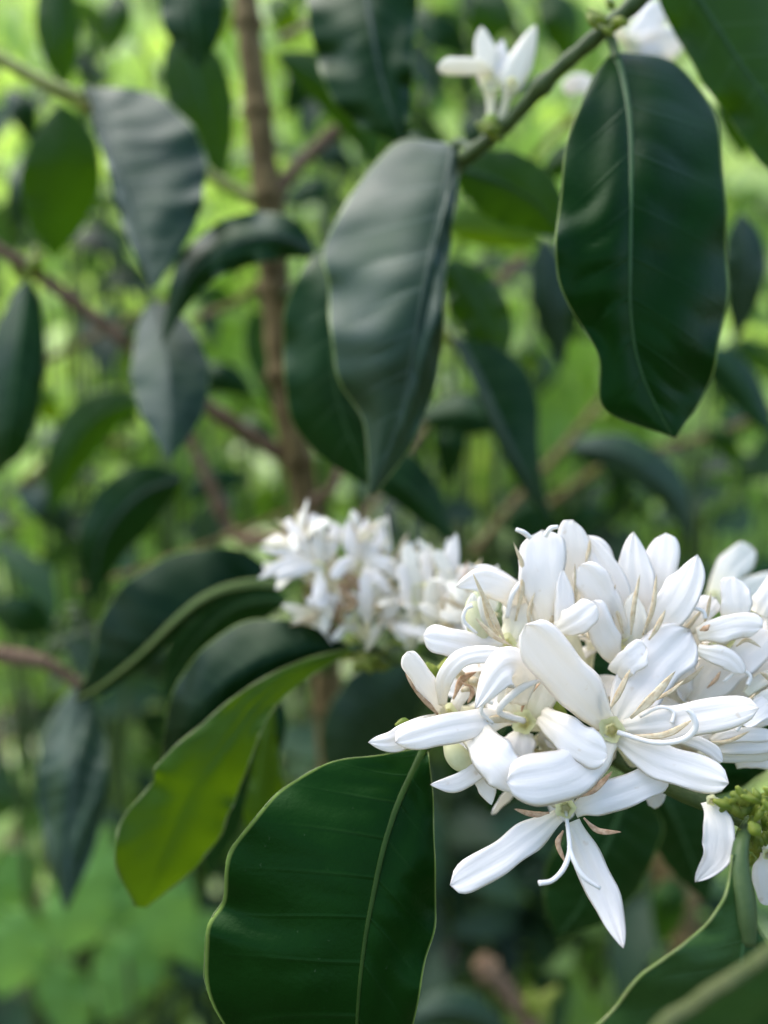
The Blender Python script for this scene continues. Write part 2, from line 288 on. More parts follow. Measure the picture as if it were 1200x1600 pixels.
# ------------------------------------------------------------------ leaves
def leaf(parent, st, mat='dark', nu=44, nv=9, quilt=0.0005, ripple=0.0006, k=(0.3, 0.3), bow=0.25, rib='midrib', ribw=1.0, margin=False, ph=None, label=None, tipd=0.0, veins=10, bend=None):
    """st: stations (mx,my,D, lx,ly, rx,ry) or a simple list [(x,y,D)...] with width: dict"""
    if isinstance(st, dict):
        mid = cr(st['m'], nu); u = np.linspace(0, 1, nu)
        t = np.gradient(mid[:, :2], axis=0); t /= np.linalg.norm(t, axis=1)[:, None]
        nrm = np.stack([-t[:, 1], t[:, 0]], 1)
        shp = np.sin(math.pi*np.clip(u, 0, 1)**0.85)**0.8*(1-0.25*np.clip((u-0.8)/0.2, 0, 1)); shp[0] = shp[-1] = 0.01
        wl, wr = st['w'] if isinstance(st['w'], tuple) else (st['w'], st['w'])
        Lx = mid[:, :2]+nrm*(wl*shp)[:, None]; Rx = mid[:, :2]-nrm*(wr*shp)[:, None]
    else:
        a = cr(st, nu); mid = a[:, :3]; Lx = a[:, 3:5]; Rx = a[:, 5:7]; u = np.linspace(0, 1, nu)
    ph = RNG.uniform(0, 6) if ph is None else ph
    v = np.concatenate([np.linspace(-1, 0, nv), np.linspace(0, 1, nv)[1:]])
    av = np.abs(v)
    side = np.where(v[None, :, None] < 0, Lx[:, None], Rx[:, None])-mid[:, None, :2]
    xy = mid[:, None, :2]+side*av[None, :, None]
    irregular = 0.018*np.sin(u*23+ph)+0.012*np.sin(u*41+2*ph)
    xy += side*(irregular[:, None]*av[None]**3)[..., None]
    wpx = np.linalg.norm(side, axis=2); s = K*mid[:, 2]
    kk = np.where(v < 0, k[0], k[1])
    D = mid[:, 2][:, None]+wpx*s[:, None]*(kk*av+ bow*(av**2-av))[None]
    env = np.clip(np.sin(math.pi*u), 0, 1)[:, None]
    pha = (u[:, None]-0.10*av[None])*veins
    pha = pha+np.where(v < 0, 0.0, 0.42)[None]+0.12*np.sin(u[:, None]*9+ph)+0.10*np.sin(5*av[None]+u[:, None]*17+ph)
    qa = 0.55+0.35*np.sin(u[:, None]*11+ph*2+np.sign(v)[None])+0.2*np.sin(u[:, None]*29+av[None]*4)
    D -= 0.7*quilt*np.sin(u[:, None]*8.3+av[None]*3.1*np.sign(v)[None]+ph)*np.sin(av[None]*4+u[:, None]*5+ph)*env
    D -= 0.6*quilt*qa*(np.abs(np.sin(math.pi*pha))**0.7-0.5)*np.sin(math.pi*np.clip(av, 0, 1)**0.8)[None]*env
    D += ripple*np.sin(2*math.pi*(u*3.3)[:, None]+ph+np.sign(v)[None]*1.3)*(av**2)[None]*env
    D += 0.5*ripple*np.sin(2*math.pi*(u*7.3)[:, None]+2*ph+np.sign(v)[None]*0.7)*(av**3)[None]*env
    G = Pv(xy[..., 0], xy[..., 1], D)
    uv = np.stack(np.broadcast_arrays(u[:, None], av[None]), -1)
    o = put(grid_mesh('leaf', G, False, uv, M[mat], parent))
    if label: o['label'] = label
    if rib:
        c = Pv(mid[:, 0], mid[:, 1], D[:, nv-1]-0.0001); r = ribw*0.0010*((1-0.8*u)**1.2+.06)*np.clip(mid[:, 2]/0.16, 0.8, 1.6)
        idx = np.linspace(0, nu-2, 14).astype(int)
        tube('midrib', c[idx], r[idx]*0.6, M[rib], o, 8, 0.3, n=28)
    if margin:
        for e in (0, -1):
            c = G[:, e]; idx = np.linspace(0, nu-1, 22).astype(int)
            tube('leaf_margin', c[idx], [0.00013*margin*(1.0 if margin < 8 else 0.75)*(c[idx[0]][1]>0)], M['tan_margin' if margin > 8 else 'margin'], o, 6, 0.35, n=60, wob=0.5 if margin < 1.8 else 0)
    return o

def thing(name, label, cat, loc, group=None, kind=None):
    o = bpy.data.objects.new(name, None); C.objects.link(o); o.location = loc; o.empty_display_size = 0.02
    o['label'] = label; o['category'] = cat
    if group: o['group'] = group
    return o
def tag(o, **k):
    for a, b in k.items(): o[a] = b
    return o

# ------------------------------------------------------------------ terrain
def ground_z(x, y):
    x = np.asarray(x, float); y = np.asarray(y, float)
    up = np.clip(y-1.3, 0, 60)
    z = 0.62*up*(1-np.exp(-up/1.2))
    z = z+0.05*np.sin(x*1.7+y*0.9)*np.sin(y*1.3-x*0.4)+0.02*np.sin(x*5.1+1)*np.sin(y*4.3)
    far = np.clip(np.hypot(x, y)-8, 0, 100)
    return z+far*0.02*np.sin(x*0.3)*np.cos(y*0.21)
xs = np.linspace(-1, 1, 161); xs = np.sign(xs)*(np.abs(xs)**2.2)*60
gx, gy = np.meshgrid(xs, xs+6.0, indexing='ij')
terr = grid_mesh('ground', np.stack([gx, gy, ground_z(gx, gy)], -1), mat=M['soil'])
tag(terr, kind='structure')

def leaf_cloud(name, pos, nrm, size, tint, mat, parent=None, aspect=0.42):
    """many folded leaf blades as one mesh; pos (n,3), nrm (n,3) facing, size (n,)"""
    n = len(pos); nrm = unit(nrm)
    rnd = unit(RNG.normal(size=(n, 3))); a = unit(np.cross(nrm, rnd)); b = np.cross(nrm, a)
    a = unit(a+np.array((0, 0, -0.35))); b = unit(np.cross(nrm, a)); nn = np.cross(a, b)
    us = np.array([0, .25, .55, .82, 1]); ws = np.array([.05, .75, 1, .6, .03])*aspect
    dr = np.array([0, .05, .06, -.03, -.16])
    V = []
    for i in range(5):
        for s, f in ((-1, .10), (0, 0), (1, .10)):
            V.append(pos+a*(us[i]*size)[:, None]+b*(s*ws[i]*size*.5)[:, None]+nn*((dr[i]+f*ws[i]*2)*size)[:, None])
    V = np.stack(V, 1).reshape(-1, 3)
    f0 = []
    for i in range(4):
        for s in range(2): j = i*3+s; f0.append((j, j+1, j+4, j+3))
    F = (np.arange(n)[:, None, None]*15+np.array(f0)[None]).reshape(-1, 4)
    me = bpy.data.meshes.new(name); me.vertices.add(len(V)); me.vertices.foreach_set('co', V.ravel())
    me.loops.add(F.size); me.loops.foreach_set('vertex_index', F.ravel().astype(np.int32))
    me.polygons.add(len(F)); me.polygons.foreach_set('loop_start', np.arange(0, F.size, 4, dtype=np.int32)); me.polygons.foreach_set('loop_total', np.full(len(F), 4, np.int32))
    me.update(); me.validate()
    at = me.attributes.new('tint', 'FLOAT', 'POINT'); at.data.foreach_set('value', np.repeat(tint, 15).astype(np.float32))
    me.polygons.foreach_set('use_smooth', np.ones(len(F), bool)); me.materials.append(mat)
    o = bpy.data.objects.new(name, me); C.objects.link(o)
    if parent: o.parent = parent
    return o

# undergrowth that covers the ground and the bank behind
n = 26000
yy = 0.25+RNG.random(n)**1.5*9.5; xx = (RNG.random(n)*2-1)*(0.6+0.75*yy)
hh = RNG.random(n)**1.6*(0.16+0.045*yy)*(0.6+0.4*np.sin(xx*4+yy*3)*np.sin(yy*5-xx))
bare = (np.sin(xx*2.3+1.0)*np.sin(yy*1.9+0.6) > 0.55) & (RNG.random(n) < 0.5)
keep = ~bare; xx, yy, hh = xx[keep], yy[keep], hh[keep]; n = len(xx)
pos = np.stack([xx, yy, ground_z(xx, yy)+hh], 1)
nr = RNG.normal(size=(n, 3))*0.55+np.array((0, -0.35, 1.0))
clump = 0.5+0.5*np.sin(xx*3.1+2)*np.sin(yy*2.7)
sz = (0.020+0.040*yy)*(0.35+RNG.random(n)**1.5*1.3)
ug = leaf_cloud('undergrowth', pos, nr, sz, np.clip(0.02+0.6*clump+0.15*np.clip(yy-1.0,0,2)+RNG.normal(size=n)*0.42, 0, 1), M['under'], aspect=0.6)  # tint pales with distance: sunlit upper bank painted into the leaves
tag(ug, kind='stuff', label='pale green leafy undergrowth covering the bank behind the shrub', category='undergrowth')
ng = 5000
yy = 0.3+RNG.random(ng)**1.5*10; xx = (RNG.random(ng)*2-1)*(0.6+0.8*yy)
pos = np.stack([xx, yy, ground_z(xx, yy)], 1)
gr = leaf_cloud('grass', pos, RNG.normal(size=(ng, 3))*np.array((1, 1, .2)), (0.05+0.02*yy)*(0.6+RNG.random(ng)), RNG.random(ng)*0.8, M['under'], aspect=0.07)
tag(gr, kind='stuff', label='thin green grass blades between the undergrowth plants', category='grass')

nl = 5000
yy = 0.25+RNG.random(nl)**1.3*5; xx = (RNG.random(nl)*2-1)*(0.5+0.8*yy)
lit = leaf_cloud('leaf_litter', np.stack([xx, yy, ground_z(xx, yy)+RNG.random(nl)*.10], 1), RNG.normal(size=(nl, 3))*.5+np.array((0, -.3, 1)), (.03+.012*yy)*(.5+RNG.random(nl)), RNG.random(nl), tint_mat('dry_litter', (.12, .075, .045), (.34, .27, .18), (.2, .14, .08), .15), aspect=.5)
tag(lit, kind='stuff', label='brown dry leaves scattered on the ground under the shrub', category='leaf litter')
# bushes standing behind, each a thing
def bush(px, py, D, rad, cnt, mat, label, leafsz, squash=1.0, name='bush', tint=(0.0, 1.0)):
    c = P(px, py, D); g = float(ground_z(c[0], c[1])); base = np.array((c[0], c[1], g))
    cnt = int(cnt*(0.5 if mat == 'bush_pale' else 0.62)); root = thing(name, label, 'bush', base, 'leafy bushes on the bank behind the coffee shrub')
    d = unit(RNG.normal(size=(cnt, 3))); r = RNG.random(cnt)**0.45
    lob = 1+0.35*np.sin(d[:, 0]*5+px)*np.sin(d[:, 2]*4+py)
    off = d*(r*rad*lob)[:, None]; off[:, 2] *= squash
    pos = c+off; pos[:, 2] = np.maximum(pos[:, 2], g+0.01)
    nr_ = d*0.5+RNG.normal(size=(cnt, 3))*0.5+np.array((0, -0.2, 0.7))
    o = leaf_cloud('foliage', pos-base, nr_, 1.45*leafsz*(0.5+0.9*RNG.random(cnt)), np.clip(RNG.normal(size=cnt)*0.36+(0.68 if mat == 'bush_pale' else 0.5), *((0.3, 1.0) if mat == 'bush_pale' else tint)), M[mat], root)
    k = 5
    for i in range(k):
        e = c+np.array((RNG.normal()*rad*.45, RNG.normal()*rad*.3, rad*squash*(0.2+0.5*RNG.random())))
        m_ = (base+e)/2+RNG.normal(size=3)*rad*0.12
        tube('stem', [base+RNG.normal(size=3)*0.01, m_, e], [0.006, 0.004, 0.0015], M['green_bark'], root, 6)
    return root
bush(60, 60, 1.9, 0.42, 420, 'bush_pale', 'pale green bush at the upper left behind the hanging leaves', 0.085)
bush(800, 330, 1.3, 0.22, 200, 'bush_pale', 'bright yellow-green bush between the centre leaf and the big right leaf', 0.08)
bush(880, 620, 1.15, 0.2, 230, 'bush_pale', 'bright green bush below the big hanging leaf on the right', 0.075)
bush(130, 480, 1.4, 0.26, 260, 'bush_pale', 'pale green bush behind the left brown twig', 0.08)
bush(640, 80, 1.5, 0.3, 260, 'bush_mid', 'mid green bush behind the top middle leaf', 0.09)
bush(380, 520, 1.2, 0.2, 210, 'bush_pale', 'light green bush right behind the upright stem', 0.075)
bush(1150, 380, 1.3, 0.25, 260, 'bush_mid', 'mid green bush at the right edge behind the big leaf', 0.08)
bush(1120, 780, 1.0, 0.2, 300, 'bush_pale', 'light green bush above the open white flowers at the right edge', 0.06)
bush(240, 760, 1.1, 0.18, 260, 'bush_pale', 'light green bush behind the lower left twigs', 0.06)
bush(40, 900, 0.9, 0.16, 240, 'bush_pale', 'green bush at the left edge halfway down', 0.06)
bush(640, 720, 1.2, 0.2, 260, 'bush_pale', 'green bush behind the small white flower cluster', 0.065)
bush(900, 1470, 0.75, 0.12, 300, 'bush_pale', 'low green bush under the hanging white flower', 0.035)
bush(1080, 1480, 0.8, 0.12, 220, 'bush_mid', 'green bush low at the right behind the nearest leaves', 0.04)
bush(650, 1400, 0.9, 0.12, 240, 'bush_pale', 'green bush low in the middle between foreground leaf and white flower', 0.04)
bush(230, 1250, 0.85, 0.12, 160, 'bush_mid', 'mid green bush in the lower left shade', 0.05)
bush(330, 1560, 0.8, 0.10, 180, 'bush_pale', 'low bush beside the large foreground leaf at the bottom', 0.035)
bush(760, 1300, 0.7, 0.10, 160, 'bush_dark', 'dark bush seen between the foreground leaf and the white flower', 0.05)
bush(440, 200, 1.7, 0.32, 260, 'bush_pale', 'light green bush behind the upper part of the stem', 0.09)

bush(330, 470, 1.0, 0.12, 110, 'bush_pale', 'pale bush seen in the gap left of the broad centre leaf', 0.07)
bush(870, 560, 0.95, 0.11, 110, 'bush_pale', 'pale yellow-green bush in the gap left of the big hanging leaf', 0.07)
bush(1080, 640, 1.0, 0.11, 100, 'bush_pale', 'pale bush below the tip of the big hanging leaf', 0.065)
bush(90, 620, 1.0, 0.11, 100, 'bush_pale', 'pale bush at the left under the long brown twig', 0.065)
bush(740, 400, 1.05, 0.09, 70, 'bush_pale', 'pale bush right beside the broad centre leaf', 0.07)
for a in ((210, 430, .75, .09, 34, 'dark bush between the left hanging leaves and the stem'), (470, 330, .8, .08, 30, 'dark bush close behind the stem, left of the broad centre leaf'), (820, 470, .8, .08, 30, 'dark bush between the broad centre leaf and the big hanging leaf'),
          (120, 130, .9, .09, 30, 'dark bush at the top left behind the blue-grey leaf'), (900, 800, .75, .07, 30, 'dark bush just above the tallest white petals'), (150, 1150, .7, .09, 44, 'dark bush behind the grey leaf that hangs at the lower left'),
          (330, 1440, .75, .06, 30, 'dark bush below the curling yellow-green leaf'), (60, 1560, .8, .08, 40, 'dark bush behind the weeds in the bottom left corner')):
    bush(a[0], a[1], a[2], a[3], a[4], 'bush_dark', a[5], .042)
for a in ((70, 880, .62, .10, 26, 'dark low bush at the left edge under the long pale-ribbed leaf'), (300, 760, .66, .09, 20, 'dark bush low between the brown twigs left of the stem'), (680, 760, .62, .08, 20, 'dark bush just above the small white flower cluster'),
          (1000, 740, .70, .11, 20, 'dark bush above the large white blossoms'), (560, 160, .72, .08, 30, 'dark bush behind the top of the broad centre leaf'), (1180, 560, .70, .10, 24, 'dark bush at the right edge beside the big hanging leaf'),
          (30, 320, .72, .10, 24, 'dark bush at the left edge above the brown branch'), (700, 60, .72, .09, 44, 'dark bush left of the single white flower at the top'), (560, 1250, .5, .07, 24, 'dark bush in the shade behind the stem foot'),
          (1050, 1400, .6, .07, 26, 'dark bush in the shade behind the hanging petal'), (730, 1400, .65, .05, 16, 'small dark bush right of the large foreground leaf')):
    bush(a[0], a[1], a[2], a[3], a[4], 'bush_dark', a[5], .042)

# ------------------------------------------------------------------ the coffee shrub
tb = P(545, 1900, 0.36); gz = float(ground_z(tb[0], tb[1]))
shrub = thing('coffee_shrub', 'coffee shrub in flower with glossy dark leaves and white star-shaped blossoms', 'coffee shrub', (tb[0], tb[1], gz))
S = shrub
trunk_pts = [P(380, -260, .33), P(384, -20, .33), P(400, 150, .33), P(420, 330, .33), P(432, 500, .335), P(448, 640, .335), P(478, 780, .34), P(502, 950, .345), P(518, 1150, .35), P(528, 1400, .355), tuple(tb), (tb[0]+.01, tb[1]+.01, gz+.3), (tb[0]+.015, tb[1]+.02, gz-.03)]
tube('trunk', trunk_pts, [.0042, .0046, .005, .0056, .0052, .0052, .0056, .0058, .006, .0064, .007, .010, .013], M['bark'], S, 14, wob=0.07, n=220)
def br(pts, rpx, mat, wob=0.1, seg=9, label=None):
    o = pxtube('branch', pts, rpx, mat, S, seg, wob=wob, n=110)
    if label: o['label'] = label
    return o
br([(-60, 355, .29), (60, 430, .30), (190, 530, .31), (330, 640, .32), (460, 722, .34)], [9, 10, 10, 11, 12], 'pink_bark')
br([(-60, 60, .26), (60, 125, .27), (125, 155, .28), (230, 225, .30), (330, 275, .32), (420, 325, .33)], [10, 10, 11, 9, 9, 10], 'lime_bark', label='yellow-green young branch at the upper left')
br([(418, 320, .335), (470, 255, .34), (525, 205, .345), (600, 150, .36)], [11, 10, 9, 8], 'pink_bark')
br([(470, 830, .345), (375, 840, .39), (330, 760, .39), (297, 685, .39), (270, 640, .39)], [7, 10, 9, 8, 6], 'pink_bark')
br([(478, 790, .34), (520, 760, .33), (540, 700, .34)], [9, 8, 6], 'pink_bark')
br([(1080, -90, .178), (1010, -12, .182), (940, 50, .187), (860, 120, .195), (790, 195, .205), (725, 248, .215), (620, 330, .26), (440, 470, .335)], [14, 14, 13, 12, 12, 13, 12, 12], 'green_bark', label='green-brown branch crossing the upper right behind the big leaf')
br([(505, 1040, .345), (545, 1010, .27), (590, 1015, .225), (660, 1040, .195), (780, 1090, .168), (880, 1130, .160), (1000, 1208, .152), (1190, 1292, .140), (1290, 1340, .133)], [14, 13, 12, 12, 12, 12, 13, 15, 15], 'green_bark', label='flowering branch that carries the white blossoms')
br([(520, 1090, .35), (600, 1085, .36), (690, 1060, .40)], [12, 9, 6], 'bark')
br([(-60, 1005, .28), (0, 1022, .28), (70, 1036, .28), (130, 1075, .285)], [13, 14, 11, 6], 'pink_bark')
br([(735, 870, .44), (800, 790, .45), (880, 700, .46), (945, 620, .47)], [5, 6, 6, 5], 'bark')
br([(700, 480, .40), (760, 455, .42), (820, 400, .42)], [6, 7, 6], 'pink_bark')
br([(750, 1500, .42), (800, 1560, .42), (870, 1660, .42)], [16, 14, 12], 'pink_bark')
br([(120, 920, .35), (200, 895, .35), (300, 860, .36), (450, 800, .345)], [3, 3.5, 4, 4], 'bark')
br([(1030, 1290, .45), (1055, 1400, .45), (1090, 1560, .45), (1120, 1800, .45)], [24, 26, 28, 30], 'bark')

LV = lambda *a, **k: leaf(S, *a, **k)
# two hero leaves
LV([(960, 82, .186, 955, 84, 966, 82), (972, 120, .181, 922, 128, 1055, 98), (984, 200, .1735, 890, 215, 1112, 172), (985, 300, .167, 872, 325, 1134, 280), (984, 400, .165, 868, 402, 1136, 400),
    (984, 480, .165, 892, 485, 1132, 505), (995, 560, .167, 935, 555, 1112, 590), (1020, 625, .169, 946, 640, 1082, 645), (1052, 684, .171, 1049, 682, 1056, 684)],
   mat='hero', nu=90, nv=22, quilt=0.0020, ripple=0.0018, k=(-0.1, 0.45), bow=0.3, margin=0.5, ribw=1.2, label='large dark green leaf hanging at the upper right')
LV([(664, 1168, .150, 660, 1169, 668, 1169), (640, 1215, .146, 590, 1180, 673, 1205), (618, 1265, .143, 505, 1196, 677, 1270), (598, 1330, .140, 430, 1240, 681, 1350), (583, 1400, .138, 372, 1315, 680, 1430),
    (570, 1470, .137, 345, 1400, 667, 1500), (560, 1560, .136, 322, 1462, 648, 1590), (555, 1660, .136, 340, 1580, 620, 1690), (552, 1790, .137, 480, 1770, 575, 1790), (552, 1830, .138, 550, 1829, 554, 1831)],
   mat='hero', nu=90, nv=22, quilt=0.0009, ripple=0.0014, k=(0.18, 0.3), bow=0.2, margin=0.55, ribw=1.2, veins=13, rib='midrib_dim', label='large dark green leaf in the foreground at the bottom')
# centre leaf with a sheen and the darker leaf behind it
LV([(708, 226, .216, 690, 222, 716, 228), (702, 262, .211, 625, 222, 716, 270), (692, 310, .206, 560, 285, 712, 320), (677, 380, .203, 512, 370, 702, 385), (662, 450, .198, 510, 445, 694, 455),
    (648, 530, .195, 518, 530, 690, 535), (634, 610, .197, 535, 605, 672, 625), (612, 690, .200, 570, 665, 640, 700), (580, 772, .203, 577, 770, 584, 774)],
   mat='grey', nu=90, nv=18, quilt=0.0018, ripple=0.002, k=(0.6, 0.35), bow=0.5, rib='midrib_grey', margin=1.2, label='broad grey-green leaf with a pale sheen in the centre')
LV([(600, 330, .225, 585, 330, 610, 335), (560, 390, .225, 505, 380, 620, 400), (525, 480, .223, 450, 470, 620, 490), (520, 580, .222, 444, 585, 620, 590), (545, 680, .224, 475, 690, 610, 690), (590, 768, .228, 586, 768, 594, 768)], mat='dark', k=(0.5, 0.1), ripple=0.002, quilt=0.001)
# left hanging leaf
LV([(140, 138, .276, 138, 138, 145, 138), (160, 190, .270, 148, 200, 225, 142), (180, 250, .263, 165, 255, 305, 200), (203, 320, .256, 182, 325, 322, 280), (222, 385, .251, 205, 385, 305, 350), (240, 448, .246, 237, 448, 246, 446)],
   mat='grey', nu=60, nv=14, quilt=0.0013, ripple=0.0022, k=(0.8, 0.3), bow=0.4, rib='midrib_grey', ribw=1.4, label='blue-grey leaf hanging from the upper left branch')
LV(dict(m=[(492, 398, .27), (440, 372, .262), (370, 380, .258), (300, 430, .26), (252, 540, .27)], w=(42, 40)), mat='dark', k=(0.9, 0.2), ripple=0.003, quilt=0.0012, rib='midrib_grey')
LV(dict(m=[(240, 470, .285), (262, 560, .268), (268, 640, .258), (265, 718, .252)], w=(60, 62)), mat='grey', k=(0.5, 0.5), rib='midrib_grey')
LV(dict(m=[(45, 435, .3), (28, 560, .29), (10, 680, .29), (-5, 740, .3)], w=(50, 45)), mat='dark', k=(0.6, 0.4))
LV(dict(m=[(98, 165, .30), (100, 250, .30), (90, 330, .31), (85, 405, .32)], w=(65, 60)), mat='green', k=(0.1, 0.5), rib=None)
LV(dict(m=[(85, -60, .34), (92, 50, .34), (102, 140, .35)], w=(36, 34)), mat='green')
LV(dict(m=[(300, -80, .28), (305, 20, .275), (312, 108, .28)], w=(55, 48)), mat='dark', k=(0.5, 0.4))
LV(dict(m=[(280, 40, .37), (315, 150, .37), (350, 285, .38)], w=(55, 50)), mat='green')
LV([(555, -160, .25, 550, -160, 560, -160), (568, -40, .245, 480, -40, 650, -50), (582, 50, .24, 487, 50, 648, 50), (595, 120, .238, 505, 125, 644, 130), (615, 180, .238, 550, 190, 640, 190), (635, 228, .24, 632, 228, 638, 228)], mat='dark', k=(0.6, 0.2), ripple=0.003, quilt=0.0016, rib='midrib_grey')
LV(dict(m=[(435, 85, .33), (510, 130, .33), (560, 190, .335), (592, 268, .34)], w=(35, 42)), mat='green', k=(0.5, 0.3))
LV(dict(m=[(708, 262, .25), (780, 285, .25), (840, 320, .255), (885, 375, .26)], w=(60, 55)), mat='green', k=(0.4, 0.3))
LV(dict(m=[(690, 350, .5), (770, 355, .5), (862, 380, .5)], w=(36, 34)), mat='young', k=(0.4, 0.3))
LV(dict(m=[(695, 408, .30), (735, 460, .30), (765, 520, .30), (775, 590, .31)], w=(42, 46)), mat='green', k=(0.4, 0.6), ripple=0.003)
LV(dict(m=[(850, 372, .33), (862, 470, .33), (880, 575, .34)], w=(32, 28)), mat='grey', k=(0.3, 0.3), rib='midrib_grey')
LV([(712, 528, .30, 708, 530, 718, 526), (745, 590, .295, 738, 596, 790, 545), (778, 660, .29, 765, 668, 838, 610), (812, 730, .29, 798, 735, 842, 700), (845, 785, .295, 836, 790, 852, 775), (868, 815, .3, 866, 816, 870, 814)], mat='dark', k=(0.3, 0.5), rib='midrib_grey', ribw=2.0)
LV(dict(m=[(790, 655, .37), (720, 645, .37), (650, 655, .38)], w=(32, 36)), mat='dark', k=(1.0, 0.2))
LV(dict(m=[(1158, 335, .3), (1168, 420, .3), (1150, 535, .31)], w=(36, 30)), mat='grey', rib='midrib_grey')
LV([(1020, -90, .20, 1015, -88, 1030, -95), (1085, -10, .20, 1035, 15, 1180, -60), (1150, 90, .20, 1085, 105, 1270, 30), (1215, 180, .20, 1145, 195, 1320, 130), (1280, 270, .2, 1205, 270, 1330, 250), (1320, 360, .2, 1318, 360, 1324, 358)], mat='green', k=(0.1, 0.5), ripple=0.002, quilt=0.0014, rib='midrib', label='mid green leaf filling the top right corner')
LV(dict(m=[(1095, 548, .35), (1150, 590, .35), (1215, 690, .35)], w=(34, 30)), mat='dark', k=(0.3, 0.9))
LV(dict(m=[(890, 700, .35), (970, 712, .345), (1045, 765, .345), (1078, 845, .35)], w=(30, 34)), mat='grey', k=(0.3, 0.8), rib='midrib_grey')
LV(dict(m=[(225, 622, .42), (150, 650, .41), (100, 720, .41), (80, 805, .42)], w=(36, 42)), mat='green', k=(0.3, 0.8))
LV(dict(m=[(285, 745, .34), (215, 775, .33), (160, 845, .33), (145, 945, .34)], w=(48, 52)), mat='dark', k=(0.3, 0.9), rib='midrib_grey')
# the long leaf with a pale midrib below it
LV([(445, 912, .25, 442, 914, 445, 908), (385, 912, .243, 388, 922, 372, 858), (325, 930, .238, 332, 945, 290, 862), (275, 968, .236, 285, 984, 200, 905), (222, 1020, .238, 232, 1035, 155, 975), (165, 1066, .243, 172, 1078, 142, 1040), (118, 1095, .25, 118, 1098, 116, 1092)],
   mat='fold', nu=60, k=(0.8, 0.5), rib='midrib_young', ribw=1.5, ripple=0.001, label='dark leaf with a pale midrib reaching left below the centre')
LV(dict(m=[(450, 935, .258), (370, 948, .256), (300, 1010, .256), (255, 1110, .26)], w=(44, 46)), mat='dark', k=(0.2, 0.9))
# curling leaf: dark blade behind, yellow-green one in front
LV([(548, 1014, .205, 545, 1018, 548, 1010), (480, 1015, .200, 470, 1050, 478, 976), (410, 1030, .198, 400, 1075, 400, 968), (345, 1070, .198, 370, 1110, 325, 1005), (300, 1120, .200, 330, 1170, 272, 1078), (272, 1180, .204, 290, 1210, 254, 1160), (255, 1230, .21, 256, 1232, 253, 1228)],
   mat='fold', nu=60, nv=12, k=(0.1, 0.9), ripple=0.001, quilt=0.0004, rib=None)
LV([(548, 1016, .203, 546, 1020, 549, 1012), (470, 1048, .194, 480, 1060, 458, 1038), (400, 1100, .186, 428, 1108, 372, 1085), (350, 1165, .182, 398, 1165, 308, 1140), (312, 1215, .18, 372, 1240, 247, 1192), (290, 1250, .18, 355, 1275, 236, 1228), (268, 1300, .18, 335, 1320, 186, 1290), (240, 1365, .18, 292, 1368, 182, 1352), (222, 1418, .182, 228, 1418, 212, 1416)],
   mat='young', nu=70, nv=12, k=(0.35, -0.1), ripple=0.0012, quilt=0.0006, rib=None, margin=1.5, label='curling young leaf with a bright yellow-green face')
LV(dict(m=[(430, 1075, .25), (400, 1160, .245), (345, 1265, .25)], w=(42, 40)), mat='dark', rib=None)
LV([(428, 1075, .225, 427, 1075, 429, 1075), (420, 1150, .222, 405, 1150, 432, 1150), (416, 1220, .22, 390, 1225, 440, 1215), (420, 1290, .22, 383, 1290, 455, 1285), (430, 1350, .22, 428, 1350, 432, 1350)], mat='young', rib=None, k=(0.4, 0.4))
LV(dict(m=[(125, 1070, .325), (114, 1180, .305), (110, 1290, .292), (103, 1425, .283)], w=(56, 58)), mat='grey', k=(0.5, 0.5), quilt=0.005, rib='midrib_grey', ribw=3.0, label='grey leaf hanging point down at the lower left')
LV(dict(m=[(660, 1030, .30), (600, 1090, .295), (550, 1160, .295), (525, 1240, .30)], w=(62, 66)), mat='grey', k=(0.2, 0.8), rib=None)
LV(dict(m=[(375, 1190, .33), (345, 1260, .33), (325, 1370, .34)], w=(45, 45)), mat='dark', rib=None)
LV(dict(m=[(398, 485, .4), (410, 550, .4), (425, 640, .4)], w=(26, 28)), mat='green', rib=None)
LV(dict(m=[(555, 725, .3), (630, 755, .3), (710, 850, .31)], w=(34, 44)), mat='dark', k=(0.2, 0.8))
LV([(985, 1215, .215, 980, 1212, 990, 1216), (965, 1280, .215, 905, 1275, 1035, 1290), (935, 1350, .215, 858, 1345, 1005, 1375), (905, 1420, .218, 850, 1405, 955, 1435), (870, 1462, .22, 866, 1460, 874, 1464)], mat='dark', rib='midrib', k=(0.3, 0.3))
LV(dict(m=[(1020, 1215, .23), (1060, 1290, .23), (1105, 1410, .235)], w=(52, 58)), mat='dark', k=(0.7, 0.3))
LV(dict(m=[(1020, 960, .195), (940, 1050, .19), (850, 1150, .19), (760, 1270, .2)], w=(80, 85)), mat='dark', rib=None)
LV(dict(m=[(1220, 1120, .178), (1150, 1185, .175), (1060, 1252, .178)], w=(42, 45)), mat='hero', k=(0.9, 0.2), rib=None)
LV(dict(m=[(640, 1590, .36), (720, 1580, .36), (800, 1620, .37)], w=(25, 35)), mat='grey', rib='midrib_grey', k=(0.2, 0.9))
